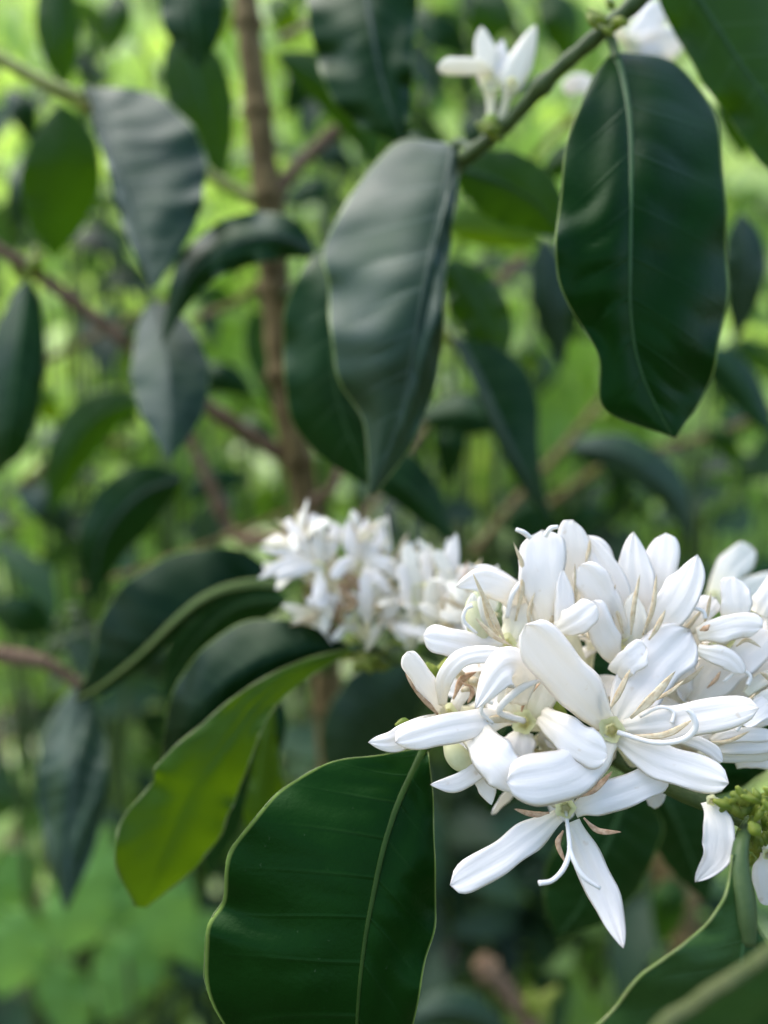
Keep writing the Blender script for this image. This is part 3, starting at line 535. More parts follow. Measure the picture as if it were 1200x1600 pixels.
# nearest leaves, bottom right
LV([(1152, 1335, .128, 1144, 1336, 1160, 1335), (1158, 1380, .127, 1138, 1382, 1172, 1385), (1165, 1430, .126, 1120, 1425, 1178, 1435), (1160, 1480, .125, 1075, 1470, 1205, 1480), (1150, 1540, .124, 1005, 1525, 1270, 1540), (1135, 1620, .124, 935, 1600, 1300, 1640), (1110, 1720, .125, 880, 1690, 1290, 1760), (1060, 1860, .127, 1055, 1858, 1066, 1862)],
   mat='mid', nu=70, nv=16, k=(-0.25, 0.3), bow=0.3, quilt=0.0004, ripple=0.0008, margin=1.8, ribw=1.2, label='green leaf rising from the bottom right corner')
LV([(1290, 1450, .098, 1270, 1440, 1300, 1470), (1240, 1530, .096, 1190, 1498, 1290, 1570), (1180, 1600, .096, 1110, 1552, 1260, 1660), (1120, 1680, .097, 1020, 1625, 1210, 1750), (1050, 1780, .099, 1040, 1770, 1060, 1790)],
   mat='mid', nu=50, nv=12, k=(-0.6, 0.3), rib=None, margin=8.2, label='nearest leaf cut by the bottom right corner')
# extra leaves filling the crown further back
for (x, y, d, L_, a, wd, mt) in [(30, 300, .42, 110, 100, 26, 'dark'), (20, 560, .45, 90, 60, 24, 'dark'), (250, 360, .42, 110, 80, 28, 'green'), (470, 130, .45, 100, 120, 26, 'dark'), (520, 250, .5, 80, 20, 20, 'grey'),
        (690, 60, .45, 90, 20, 30, 'dark'), (870, 40, .42, 120, 70, 34, 'green'), (760, 30, .40, 110, 110, 34, 'green'), (480, 300, .5, 80, 160, 22, 'dark'), (880, 250, .35, 90, 150, 26, 'green'),
        (960, 740, .5, 90, 60, 22, 'dark'), (700, 700, .45, 100, 95, 28, 'dark'), (350, 600, .45, 100, 10, 26, 'dark'), (340, 760, .48, 110, -20, 22, 'dark'), (30, 960, .4, 110, 200, 34, 'dark'),
        (70, 800, .45, 120, 40, 28, 'grey'), (640, 240, .5, 60, 100, 22, 'grey'), (1170, 560, .45, 90, 20, 22, 'green'), (960, 560, .4, 90, 100, 24, 'green'), (1180, 900, .45, 90, 160, 24, 'dark'),
        (1000, 400, .4, 120, 90, 40, 'green'), (1150, 180, .4, 120, 80, 40, 'green'), (180, 30, .5, 90, 95, 24, 'green'), (440, 30, .5, 80, 60, 26, 'young'), (560, 1330, .35, 120, 100, 36, 'dark'),
        (730, 1160, .3, 130, 110, 44, 'dark'), (340, 470, .5, 70, 10, 18, 'green'), (230, 1040, .42, 90, 20, 26, 'grey'), (640, 560, .4, 120, 80, 30, 'green'), (840, 830, .4, 110, 10, 28, 'dark'), (1040, 1420, .4, 100, 100, 30, 'green')]:
    ca, sa = math.cos(R(a)), math.sin(R(a))
    LV(dict(m=[(x-ca*L_*.5, y-sa*L_*.5, d), (x+sa*L_*.06, y-ca*L_*.06-4, d-.006), (x+ca*L_*.5, y+sa*L_*.5+10, d+.008)], w=(wd, wd*.9)), mat=mt, k=(RNG.uniform(0, .8), RNG.uniform(0, .8)), rib=None, nu=24, nv=6, quilt=0.001)

for pts, w_ in (([(963, 92, .1845), (958, 70, .186), (948, 45, .186)], 7), ([(706, 232, .2155), (716, 222, .216), (735, 232, .213)], 6), ([(141, 140, .2755), (136, 140, .277), (128, 152, .28)], 5), ([(492, 398, .269), (470, 392, .28), (430, 395, .325)], 4), ([(548, 1015, .204), (570, 1010, .21), (592, 1014, .224)], 7),
                ([(440, 913, .249), (470, 905, .27), (500, 900, .34)], 5), ([(125, 1072, .324), (130, 1060, .31), (128, 1074, .286)], 4), ([(664, 1170, .150), (690, 1130, .158), (740, 1078, .178)], 9), ([(240, 472, .284), (215, 500, .29), (198, 532, .309)], 4), ([(712, 530, .30), (690, 500, .33), (640, 470, .4)], 3),
                ([(1168, 1475, .1255), (1164, 1420, .126), (1156, 1350, .128), (1160, 1310, .131), (1170, 1285, .139)], (13, 17, 14, 11, 9)), ([(600, 330, .225), (640, 300, .23), (700, 262, .217)], 5), ([(45, 437, .3), (50, 428, .3), (60, 430, .30)], 5), ([(708, 262, .25), (700, 258, .235), (712, 256, .218)], 5)):
    pxtube('petiole', pts, w_, 'petiole', S, 8)

for (x, y, d, L_, a, wd, mt) in [(300, 210, .45, 100, 75, 26, 'green'), (180, 640, .5, 90, 20, 22, 'dark'), (590, 640, .42, 110, 60, 24, 'dark'), (880, 480, .45, 90, 70, 24, 'dark'), (820, 560, .5, 70, 120, 20, 'young'), (60, 640, .5, 80, 10, 24, 'young'),
        (400, 690, .42, 90, 30, 22, 'dark'), (920, 820, .42, 100, -30, 24, 'dark'), (1130, 700, .5, 80, 40, 20, 'green'), (340, 20, .5, 80, 80, 22, 'young'), (220, 560, .55, 70, -40, 18, 'young'), (740, 220, .45, 80, 60, 24, 'dark'), (30, 180, .5, 90, 60, 24, 'dark')]:
    ca, sa = math.cos(R(a)), math.sin(R(a))
    LV(dict(m=[(x-ca*L_*.5, y-sa*L_*.5, d), (x+sa*L_*.08, y-ca*L_*.08-4, d-.006), (x+ca*L_*.5, y+sa*L_*.5+12, d+.01)], w=(wd, wd*.9)), mat=mt, k=(RNG.uniform(0, .9), RNG.uniform(0, .9)), rib=None, nu=24, nv=6, quilt=0.001)
for pts in ([(440, 60, .35), (490, 30, .38), (540, -20, .42)], [(-20, 620, .45), (80, 560, .45), (160, 520, .46), (260, 470, .47)], [(560, 820, .42), (640, 700, .44), (700, 620, .46)], [(840, 800, .5), (960, 720, .5), (1080, 690, .5), (1220, 640, .5)],
            [(430, 420, .36), (370, 470, .4), (300, 500, .44)], [(900, 180, .4), (840, 240, .42), (780, 330, .44)], [(455, 560, .35), (540, 500, .4), (640, 470, .44)], [(30, 760, .45), (110, 700, .45), (200, 690, .46)], [(505, 950, .36), (420, 1010, .4), (330, 1120, .45)]):
    br(pts, [5]*len(pts), random.choice(['bark', 'pink_bark']))

# ------------------------------------------------------------------ flowers
def flower(c, tail, r=(11, 7), mat='cream', mouth=True):
    """corolla tube from the throat c back to its stalk; the petals, anthers and style hang on it"""
    mx = [(c[0]*(1-t)+tail[0]*t, c[1]*(1-t)+tail[1]*t, c[2]*(1-t)+tail[2]*t) for t in (0, .12, .5, 1)]
    o = pxtube('flower', mx, [r[0]*1.25, r[0]*0.9, r[1], r[1]], mat, S, 14, cap=False, n=16)
    d = c[2]; cc = [P(c[0]+dx, c[1]+dy, d+dz) for dx, dy, dz in ((0, 0, -.0022), (0, 1, -.0010), (1, 1, .002), (1, 2, .006))]
    a = np.linspace(0, 2*math.pi, 16, endpoint=False); rr = np.array((1.25, .75, .42, .25))*r[0]*K*d
    G = np.array(cc)[:, None]+(RT*np.cos(a)[:, None]+UP*np.sin(a)[:, None])[None]*(rr[:, None]*(1+.12*np.cos(5*a)[None]))[..., None]
    put(grid_mesh('throat', G, True, None, M['throat'], o))
    return o
def calyx(f, x, y, d, r=9):
    pxtube('calyx', [(x, y, d), (x+1, y+r*.8, d), (x+2, y+r*1.8, d)], [r*.9, r, r*.5], 'calyx', f, 10)
def gen_flower(cx, cy, d, axis, L_=0.015, Wd=0.0026, n=5, open_=60, mat='petal', jit=0.25, tailv=None, anthers=True):
    c = P(cx, cy, d); ax = np.asarray(axis, float); ax = unit(RT*ax[0]+UP*ax[1]-FW*ax[2])
    t1 = unit(np.cross(ax, np.array((0.3, 0.2, 0.9)))); t2 = np.cross(ax, t1)
    tl = c-ax*0.009 if tailv is None else P(*tailv)
    f = tube('flower', [c, c*.85+tl*.15, (c+tl)/2, tl], [.0014, .0010, .0008, .0008], M['cream'], S, 12, cap=False)
    a0 = RNG.uniform(0, 6)
    for i in range(n):
        a = a0+2*math.pi*i/n+RNG.normal()*0.12; rd = t1*math.cos(a)+t2*math.sin(a)
        th = R(open_+RNG.normal()*12); l = L_*(0.85+0.3*RNG.random())
        th2 = th+R(18+RNG.normal()*18)
        p1 = c+rd*0.0008
        p2 = p1+(rd*math.sin(th)+ax*math.cos(th))*l*.5
        p3_ = p2+(rd*math.sin(th2)+ax*math.cos(th2))*l*.5
        pp = cr([p1, p2, p3_], 20); N = unit(ax*math.sin(th)-rd*math.cos(th)+1e-6)
        petal3('petal', pp, np.broadcast_to(N, pp.shape), Wd*(0.85+.3*RNG.random()), random.choice(['round', 'point', 'round']), M[mat], f, -0.3, 0.00045, RNG.normal()*12, 0.35, twist=RNG.normal()*25)
        if anthers and i < 4:
            a += math.pi/n; rd = t1*math.cos(a)+t2*math.sin(a); th = R(open_*.55+RNG.normal()*12)
            q1 = c+rd*.0008; q2 = q1+(rd*math.sin(th)+ax*math.cos(th))*.0045; q3 = q2+(rd*math.sin(th+.3)+ax*math.cos(th+.3))*.004
            pp = cr([q1, q2, q3], 12); petal3('anther', pp, np.broadcast_to(ax, pp.shape), 0.0006, 'point', M['anther_pale'], f, 0.3, 0.0003, 0, 0.4, twist=40)
    return f

# F1: the star at the bottom
f = flower((883, 1262, .1395), (902, 1150, .149), (13, 10))
petal(f, [(872, 1274, .1395), (835, 1302, .138), (780, 1340, .136), (703, 1383, .134)], 54, 'blunt', base=.45, cup=.3)
petal(f, [(893, 1284, .1392), (918, 1340, .137), (948, 1410, .134), (974, 1482, .130)], 56, 'point', base=.5, cup=.35)
petal(f, [(897, 1266, .1395), (930, 1252, .139), (985, 1232, .1395), (1046, 1210, .141)], 54, 'blunt', base=.5, cup=.25)
petal(f, [(882, 1250, .1400), (892, 1222, .140), (902, 1195, .141), (910, 1165, .143)], 46, 'round', base=.6)
petal(f, [(872, 1256, .1400), (850, 1236, .140), (825, 1215, .141), (790, 1195, .143)], 46, 'round', base=.5)
anther(f, [(858, 1270, .1378), (832, 1272, .137), (803, 1264, .1365)], 14)
anther(f, [(902, 1246, .1378), (930, 1232, .137), (957, 1205, .136)], 15)
anther(f, [(912, 1278, .1378), (935, 1298, .137), (971, 1300, .136)], 13)
anther(f, [(880, 1298, .1375), (872, 1318, .1365), (884, 1350, .1355)], 13)
st = pxtube('style', [(884, 1268, .139), (888, 1300, .136), (890, 1330, .134), (880, 1358, .1325), (862, 1376, .132), (842, 1380, .1315)], [2.6, 3.4, 4, 4, 3.6, 4.2], 'style', f)
pxtube('stigma_lobe', [(889, 1322, .1345), (897, 1345, .133), (912, 1370, .132), (938, 1388, .1315)], [3.6, 4, 4, 3], 'style', st)

# F2: the big open one right of centre
f = flower((955, 1140, .1435), (990, 1190, .152), (16, 10))
petal(f, [(948, 1132, .143), (915, 1092, .140), (868, 1035, .136), (822, 975, .133)], 84, 'round', base=.5, cup=.3, th=.0006)
petal(f, [(962, 1128, .144), (990, 1085, .1445), (1028, 1035, .146), (1078, 985, .148)], 92, 'round', base=.4, cup=.2)
petal(f, [(972, 1138, .143), (1020, 1132, .141), (1090, 1122, .138), (1186, 1106, .135)], 60, 'round', base=.45, cup=.35, th=.0006)
petal(f, [(962, 1152, .143), (1010, 1178, .140), (1070, 1202, .137), (1139, 1224, .134)], 64, 'round', base=.4, cup=.4, th=.0007)
petal(f, [(950, 1152, .1425), (915, 1190, .138), (868, 1212, .135), (790, 1222, .133)], 88, 'round', base=.55, cup=.25, th=.0006)
anther(f, [(940, 1118, .142), (934, 1095, .141), (933, 1062, .1405)], 15, 'anther_pale')
anther(f, [(952, 1110, .142), (968, 1080, .1415), (985, 1045, .142)], 14, 'anther_pale')
anther(f, [(985, 1122, .141), (1020, 1090, .140), (1056, 1048, .141)], 20, 'anther_pale')
anther(f, [(985, 1150, .140), (1040, 1148, .138), (1083, 1124, .1375)], 15, 'anther_pale')
pxtube('style', [(965, 1144, .141), (1020, 1160, .138), (1065, 1156, .1365), (1086, 1138, .136), (1082, 1118, .136), (1072, 1108, .136)], [4, 4, 4.5, 5, 4.5, 3], 'style', f)
petal(f, [(1040, 1152, .142), (1075, 1155, .141), (1105, 1168, .140), (1130, 1190, .139)], 24, 'round', base=.6)

# F3: cup-shaped, left of F2
f = flower((818, 1128, .150), (880, 1140, .160), (15, 10))
petal(f, [(805, 1100, .144), (812, 1050, .139), (785, 1048, .137), (742, 1108, .137)], 70, 'point', base=.6, cup=.3)
petal(f, [(800, 1122, .148), (760, 1128, .142), (690, 1140, .138), (617, 1160, .1365)], 52, 'round', base=.45, cup=.4, th=.0006)
petal(f, [(818, 1142, .149), (812, 1165, .147), (802, 1192, .146)], 56, 'round', base=.6)
petal(f, [(845, 1118, .147), (878, 1140, .140), (912, 1165, .137), (950, 1180, .136)], 66, 'round', base=.55, cup=.4, th=.0006)
petal(f, [(828, 1118, .150), (842, 1085, .148), (848, 1045, .147)], 62, 'round', base=.6, cup=-.3, mat='cream')
petal(f, [(812, 1118, .150), (800, 1085, .149), (800, 1050, .149)], 55, 'round', base=.6, cup=-.3, mat='cream')
anther(f, [(815, 1112, .146), (822, 1088, .1445), (845, 1066, .144)], 13)
anther(f, [(808, 1128, .146), (775, 1124, .143), (738, 1132, .141)], 18, 'anther_pale')
pxtube('style', [(818, 1126, .147), (780, 1112, .142), (805, 1082, .1405), (842, 1060, .140)], [5, 5, 6, 5], 'style', f)

# F4: small flower at the left
f = flower((700, 1112, .148), (760, 1110, .165), (11, 8))
petal(f, [(692, 1118, .147), (672, 1080, .143), (652, 1048, .141), (636, 1018, .140)], 38, 'round', base=.55, cup=.45, th=.0007)
petal(f, [(692, 1100, .145), (694, 1062, .141), (725, 1028, .139), (792, 1018, .139)], 32, 'round', base=.5, cup=.5, th=.0008)
petal(f, [(690, 1122, .147), (660, 1138, .141), (615, 1158, .139), (575, 1160, .138)], 42, 'point', base=.6, cup=.4)
petal(f, [(708, 1118, .149), (716, 1095, .148), (730, 1078, .147)], 22, 'round', base=.6)
anther(f, [(684, 1116, .1455), (660, 1088, .143), (633, 1052, .142)], 16)
anther(f, [(708, 1092, .146), (722, 1062, .145), (745, 1050, .145)], 16)
anther(f, [(722, 1066, .144), (738, 1080, .144), (730, 1100, .144)], 12)
for a in ((716, 1050, 6), (740, 1063, 6), (728, 1076, 5)): pxtube('anther', [(a[0]-6, a[1]+3, .145), (a[0], a[1], .144), (a[0]+8, a[1]+2, .145)], [3, a[2], 3], 'anther_pale', f)

# F5: flower behind with its bud, lower left
f = flower((790, 1190, .146), (850, 1150, .158), (10, 8))
petal(f, [(742, 1140, .142), (762, 1172, .137), (788, 1202, .135), (822, 1240, .135)], 74, 'round', base=.75, cup=.35, th=.0006)
petal(f, [(775, 1192, .143), (745, 1206, .141), (710, 1224, .140), (672, 1226, .139)], 32, 'point', base=.7, cup=.4)
petal(f, [(750, 1200, .143), (758, 1225, .1425), (768, 1258, .142)], 34, 'point', base=.8)
pxtube('unopened_bud', [(700, 1160, .144), (710, 1176, .1425), (722, 1190, .1425), (735, 1200, .144)], [9, 17, 17, 8], 'pale_bud', f, 14)

# F6: upper left with the greenish bud
f = flower((790, 1005, .150), (850, 1080, .163), (13, 9))
petal(f, [(785, 1012, .148), (752, 1012, .146), (710, 1004, .1445), (661, 994, .144)], 50, 'blunt', base=.55, cup=.4, th=.0006)
petal(f, [(815, 955, .152), (790, 925, .150), (755, 908, .149), (712, 917, .148)], 50, 'point', base=.6, cup=.4)
petal(f, [(830, 945, .156), (805, 925, .155), (770, 900, .155), (738, 885, .156)], 36, 'point', base=.6)
petal(f, [(800, 998, .150), (812, 965, .1505), (815, 935, .152)], 60, 'round', base=.7, mat='cream')
petal(f, [(752, 1000, .149), (742, 965, .147), (738, 925, .147)], 34, 'point', mat='cream', base=.8, cup=.8, th=.001)
petal(f, [(765, 1002, .149), (758, 970, .146), (750, 930, .146)], 26, 'point', mat='cream', base=.8, cup=.7)
anther(f, [(790, 1004, .145), (770, 962, .1435), (738, 894, .143)], 13, 'anther_pale')
anther(f, [(782, 1000, .145), (764, 970, .1445), (752, 930, .144)], 10, 'anther_pale')
anther(f, [(800, 1010, .144), (770, 992, .143), (742, 965, .143)], 12, 'anther_pale')
pxtube('unopened_bud', [(752, 1004, .148), (745, 975, .1475), (742, 945, .1478), (744, 924, .148)], [12, 17, 15, 4], 'pale_bud', f, 14)

# F7: tall one at the top with its green tube
f = flower((880, 962, .152), (916, 1075, .158), (17, 13))
petal(f, [(862, 985, .150), (850, 930, .148), (848, 880, .148), (846, 828, .150)], 80, 'blunt', base=.6, cup=.3, mat='petal')
petal(f, [(900, 950, .154), (898, 900, .153), (896, 860, .152), (895, 812, .152)], 56, 'round', base=.6, cup=.3)
petal(f, [(870, 985, .147), (890, 975, .145), (910, 962, .144), (932, 945, .144)], 50, 'round', base=.6, cup=.4, th=.0006)
petal(f, [(905, 950, .156), (935, 905, .155), (938, 870, .155), (905, 842, .156)], 44, 'round', base=.6)
petal(f, [(878, 985, .147), (882, 940, .147), (880, 890, .1475)], 34, 'point', base=.8, cup=.4)
anther(f, [(806, 970, .150), (815, 925, .1485), (818, 890, .148), (802, 846, .148)], 14, 'anther_pale')
anther(f, [(830, 960, .149), (836, 920, .1485), (842, 885, .148)], 9, 'anther_pale')
anther(f, [(894, 970, .149), (899, 930, .1485), (898, 880, .148)], 9, 'anther_pale')
anther(f, [(915, 880, .151), (920, 860, .151), (922, 842, .151)], 9, 'anther_pale')
pxtube('style', [(792, 965, .150), (800, 930, .149), (818, 905, .149), (832, 885, .149)], [4, 4, 4, 3], 'style', f)
pxtube('stigma_lobe', [(828, 840, .1485), (818, 832, .148), (806, 827, .148)], [4, 4, 3], 'style', f)
pxtube('stigma_lobe', [(852, 838, .1485), (860, 826, .148), (872, 823, .148)], [4, 4, 3], 'style', f)
calyx(f, 917, 1055, .157, 12)

# F8: the fan of pointed petals at the top right
f = flower((985, 1015, .152), (975, 1110, .158), (16, 10))
petal(f, [(972, 1000, .151), (950, 950, .149), (928, 915, .148), (905, 882, .148)], 62, 'round', base=.6, cup=.35)
petal(f, [(968, 1038, .149), (952, 1010, .147), (936, 975, .146), (925, 938, .1465)], 50, 'round', base=.5, cup=.4, th=.0006)
petal(f, [(985, 1005, .153), (968, 950, .152), (945, 890, .152), (915, 835, .153)], 54, 'point', base=.6)
petal(f, [(998, 1000, .154), (997, 950, .153), (992, 890, .153), (990, 830, .154)], 66, 'point', base=.6, cup=.3)
petal(f, [(1005, 1000, .155), (1020, 940, .154), (1032, 890, .154), (1040, 832, .155)], 58, 'round', base=.6, cup=.3)
petal(f, [(1008, 1008, .151), (1040, 960, .149), (1072, 915, .148), (1090, 866, .149)], 66, 'point', base=.6, cup=.3)
petal(f, [(985, 1010, .150), (990, 975, .150), (992, 925, .151)], 48, 'point', base=.6, cup=-.3, mat='cream')
petal(f, [(965, 1055, .146), (975, 1040, .1445), (990, 1030, .144), (1010, 1012, .145)], 46, 'blunt', base=.8)
anther(f, [(986, 992, .148), (990, 950, .147), (1000, 897, .147)], 11, 'anther_pale')
anther(f, [(1004, 992, .148), (1020, 950, .147), (1026, 897, .147)], 11, 'anther_pale')
anther(f, [(1014, 1000, .147), (1028, 978, .1465), (1040, 952, .147)], 12, 'anther_pale')
anther(f, [(974, 990, .149), (966, 960, .149), (950, 930, .15)], 9, 'anther_pale')

# F9: right-hand flower
f = flower((1130, 1000, .150), (1080, 1130, .158), (14, 10))
petal(f, [(1152, 985, .149), (1150, 955, .148), (1149, 930, .148), (1147, 901, .1485)], 50, 'round', base=.8, cup=.3)
petal(f, [(1090, 992, .148), (1120, 985, .1465), (1155, 978, .146), (1192, 980, .146)], 46, 'round', base=.6, cup=.4)
petal(f, [(1090, 1015, .147), (1115, 1022, .146), (1140, 1032, .1455), (1158, 1054, .1455)], 36, 'round', base=.6, cup=.4)
petal(f, [(1082, 1100, .151), (1115, 1060, .150), (1155, 1020, .149), (1200, 985, .149)], 76, 'round', base=.6, cup=-.2)
petal(f, [(1055, 1098, .152), (1062, 1065, .151), (1072, 1030, .151)], 44, 'round', base=.7)
petal(f, [(1120, 1098, .152), (1165, 1060, .151), (1210, 1030, .151)], 60, 'round', base=.6)
petal(f, [(1075, 985, .151), (1098, 955, .151), (1118, 935, .152)], 40, 'round', base=.6)
anther(f, [(1100, 975, .149), (1106, 955, .1485), (1111, 925, .1485)], 9, 'anther_pale')
anther(f, [(1094, 985, .1465), (1102, 982, .1455), (1110, 976, .146)], 13)
anther(f, [(1105, 1075, .1485), (1118, 1062, .148), (1126, 1048, .148)], 9)
petal(f, [(1185, 960, .153), (1200, 935, .153), (1225, 900, .154)], 44, 'round', base=.7)

# F10: crowded stamens and petals at the right edge
f = flower((1150, 1160, .152), (1090, 1200, .158), (12, 9))
for pts, wd, mt in ([[(1110, 1142, .147), (1150, 1130, .146), (1205, 1100, .146)], 20, 'cream'], [[(1112, 1160, .146), (1145, 1148, .145), (1215, 1150, .145)], 26, 'petal'], [[(1120, 1172, .146), (1160, 1168, .1455), (1230, 1165, .145)], 24, 'petal'],
                    [[(1090, 1178, .148), (1140, 1184, .147), (1210, 1180, .147)], 18, 'cream'], [[(1160, 1120, .148), (1190, 1095, .147), (1225, 1080, .147)], 26, 'cream'], [[(1165, 1085, .148), (1190, 1062, .148), (1225, 1045, .148)], 24, 'cream'],
                    [[(1080, 1160, .149), (1110, 1150, .148), (1150, 1128, .147)], 16, 'petal'], [[(1150, 1195, .150), (1180, 1190, .150), (1225, 1195, .150)], 22, 'petal'], [[(1175, 1135, .147), (1200, 1125, .1465), (1230, 1120, .146)], 18, 'petal']):
    petal(f, pts, wd, 'round', mt, base=.6, cup=.4)
gen_flower(1225, 1080, .150, (0.2, 0.3, 1), 0.012, 0.0018, 6, 60)

# F11: single hanging petal by the buds, and a second one cut by the frame
f = flower((1112, 1250, .134), (1150, 1262, .137), (7, 6))
petal(f, [(1108, 1252, .134), (1122, 1290, .132), (1120, 1335, .1315), (1086, 1378, .1315)], 52, 'point', base=.55, cup=-.45, th=.0005, twist=20)
f = flower((1200, 1335, .134), (1185, 1300, .137), (7, 6))
petal(f, [(1200, 1335, .134), (1196, 1370, .1335), (1205, 1415, .134)], 42, 'round', base=.6, cup=-.3)
# blurred petal behind the right-hand flowers
f = flower((1115, 935, .19), (1080, 1010, .18), (10, 8))
petal(f, [(1115, 940, .19), (1135, 900, .192), (1155, 875, .195), (1178, 858, .2)], 50, 'round', 'cream', base=.7)
petal(f, [(1120, 945, .19), (1165, 925, .192), (1215, 905, .196)], 44, 'round', 'cream', base=.7)

# filler flowers deeper in the cluster
for (x, y, d, ax) in [(870, 1080, .162, (-.2, .8, .6)), (925, 1000, .163, (0, .9, .4)), (1060, 1010, .163, (.3, .8, .5)), (1110, 1080, .160, (.4, .5, .8)), (800, 1040, .162, (-.5, .6, .7)), (850, 1180, .158, (-.2, -.3, 1)), (1180, 1010, .16, (.5, .6, .6)), (1050, 1160, .158, (.3, -.1, 1)), (760, 1080, .163, (-.6, .3, .7)), (990, 1080, .157, (.1, .3, 1))]:
    gen_flower(x, y, d, ax, 0.0125, 0.0024, 5, 55)

for f_, pts, wd in [(0, [(870, 1010, .150), (862, 975, .149), (868, 935, .149)], 9), (0, [(1060, 1000, .150), (1078, 975, .149), (1100, 950, .149)], 10), (0, [(1040, 1075, .148), (1075, 1062, .147), (1100, 1040, .147)], 11), (0, [(760, 1090, .144), (775, 1075, .143), (800, 1068, .143)], 10),
                    (0, [(1010, 1100, .1425), (1045, 1082, .141), (1070, 1062, .141)], 9), (0, [(960, 980, .150), (955, 945, .149), (962, 912, .149)], 8), (0, [(1130, 1120, .146), (1160, 1105, .145), (1182, 1082, .145)], 11), (0, [(1105, 1160, .1445), (1140, 1158, .144), (1172, 1142, .144)], 9),
                    (0, [(835, 1000, .149), (826, 960, .148), (836, 925, .148)], 9), (0, [(1150, 1010, .1475), (1168, 1000, .147), (1190, 1012, .147)], 9)]:
    anther(f, pts, wd, 'anther_pale')
for pts in ([(1000, 1120, .1415), (1030, 1105, .140), (1052, 1112, .1395), (1050, 1130, .139)], [(1130, 1065, .1475), (1155, 1048, .1465), (1172, 1056, .146), (1168, 1070, .146)], [(935, 985, .1475), (948, 962, .1465), (944, 945, .1465), (930, 940, .1465)],
            [(770, 1130, .1425), (752, 1112, .141), (758, 1096, .1405), (770, 1098, .1405)], [(1060, 975, .1485), (1080, 952, .148), (1098, 955, .148), (1102, 966, .148)], [(745, 990, .1445), (725, 970, .144), (728, 952, .1435), (738, 946, .1435)],
            [(1120, 1128, .1445), (1142, 1120, .1435), (1156, 1130, .143), (1150, 1142, .143)], [(875, 1050, .149), (888, 1032, .148), (902, 1036, .148), (900, 1048, .148)]):
    pxtube('style', pts, [2.4, 3, 3, 3.6], 'style', f)
# blurred cluster on the left
f = flower((498, 888, .205), (560, 990, .215), (9, 6))
for pts, wd in ([[(495, 890, .205), (450, 880, .203), (402, 905, .202)], 26], [[(490, 880, .205), (450, 865, .205), (405, 857, .205)], 20], [[(495, 880, .206), (470, 845, .206), (446, 812, .207)], 32], [[(500, 880, .205), (497, 840, .205), (492, 802, .206)], 32],
                [[(505, 885, .204), (470, 890, .202), (430, 902, .201)], 24], [[(505, 880, .206), (520, 850, .206), (524, 822, .207)], 28], [[(498, 890, .203), (500, 925, .201), (502, 950, .2)], 30], [[(490, 930, .203), (492, 940, .202), (484, 948, .202)], 18]):
    petal(f, pts, wd*.82, random.choice(['round', 'point']), base=.5, cup=.3)
f = flower((560, 888, .207), (575, 995, .215), (9, 6))
for pts, wd in ([[(555, 885, .206), (548, 850, .205), (542, 812, .206)], 32], [[(562, 885, .207), (568, 845, .207), (574, 808, .208)], 30], [[(570, 885, .206), (590, 855, .206), (600, 824, .207)], 30], [[(572, 890, .205), (600, 880, .203), (634, 912, .203)], 34],
                [[(556, 890, .204), (540, 880, .202), (520, 905, .202)], 28], [[(574, 975, .204), (573, 930, .202), (570, 893, .202)], 30], [[(565, 890, .204), (590, 905, .202), (612, 930, .202)], 28]):
    petal(f, pts, wd*.82, random.choice(['round', 'point']), base=.6, cup=.3)
f = flower((545, 960, .205), (575, 1008, .215), (9, 6))
for pts, wd, mt in ([[(545, 960, .205), (515, 935, .203), (478, 942, .202)], 22, 'petal'], [[(540, 965, .205), (515, 950, .203), (505, 990, .202)], 24, 'cream'], [[(548, 968, .205), (530, 990, .204), (520, 1000, .204)], 18, 'cream'], [[(552, 975, .205), (555, 940, .203), (548, 925, .203)], 22, 'cream'],
                    [[(600, 972, .205), (640, 985, .2), (685, 990, .195)], 26, 'petal'], [[(590, 985, .206), (610, 955, .203), (632, 935, .202)], 26, 'petal'], [[(560, 985, .206), (548, 975, .205), (542, 960, .204)], 30, 'cream']):
    petal(f, pts, wd*.82, 'round', mt, base=.6, cup=.3)
for pts, wd in ([[(545, 935, .204), (540, 920, .2035), (525, 912, .2035)], 30], [[(535, 975, .204), (528, 955, .2035), (530, 938, .2035)], 34], [[(560, 930, .2035), (550, 905, .2025), (530, 900, .2025)], 26], [[(540, 955, .203), (548, 940, .2025), (530, 925, .202)], 30], [[(600, 930, .204), (596, 915, .2035), (600, 900, .2035)], 14]):
    anther(f, pts, wd, 'dry')
f = flower((662, 930, .195), (640, 1010, .205), (16, 9))
for pts, wd, mt in ([[(655, 960, .194), (645, 900, .193), (638, 852, .194)], 34, 'cream'], [[(665, 950, .194), (668, 900, .194), (668, 858, .195)], 30, 'petal'], [[(675, 950, .193), (700, 895, .192), (713, 832, .193)], 38, 'point'], [[(680, 960, .192), (715, 925, .19), (736, 882, .19)], 34, 'petal'],
                    [[(690, 985, .19), (715, 960, .188), (735, 925, .187)], 36, 'petal'], [[(645, 965, .194), (635, 920, .193), (628, 880, .193)], 28, 'petal'], [[(675, 990, .192), (672, 950, .19), (678, 905, .19)], 32, 'cream'], [[(695, 1000, .188), (720, 985, .186), (745, 985, .184)], 30, 'petal']):
    petal(f, pts, wd*.82, 'point' if mt == 'point' else 'round', 'petal' if mt == 'point' else mt, base=.6, cup=.3)
anther(f, [(700, 940, .189), (722, 915, .188), (731, 874, .188)], 10)
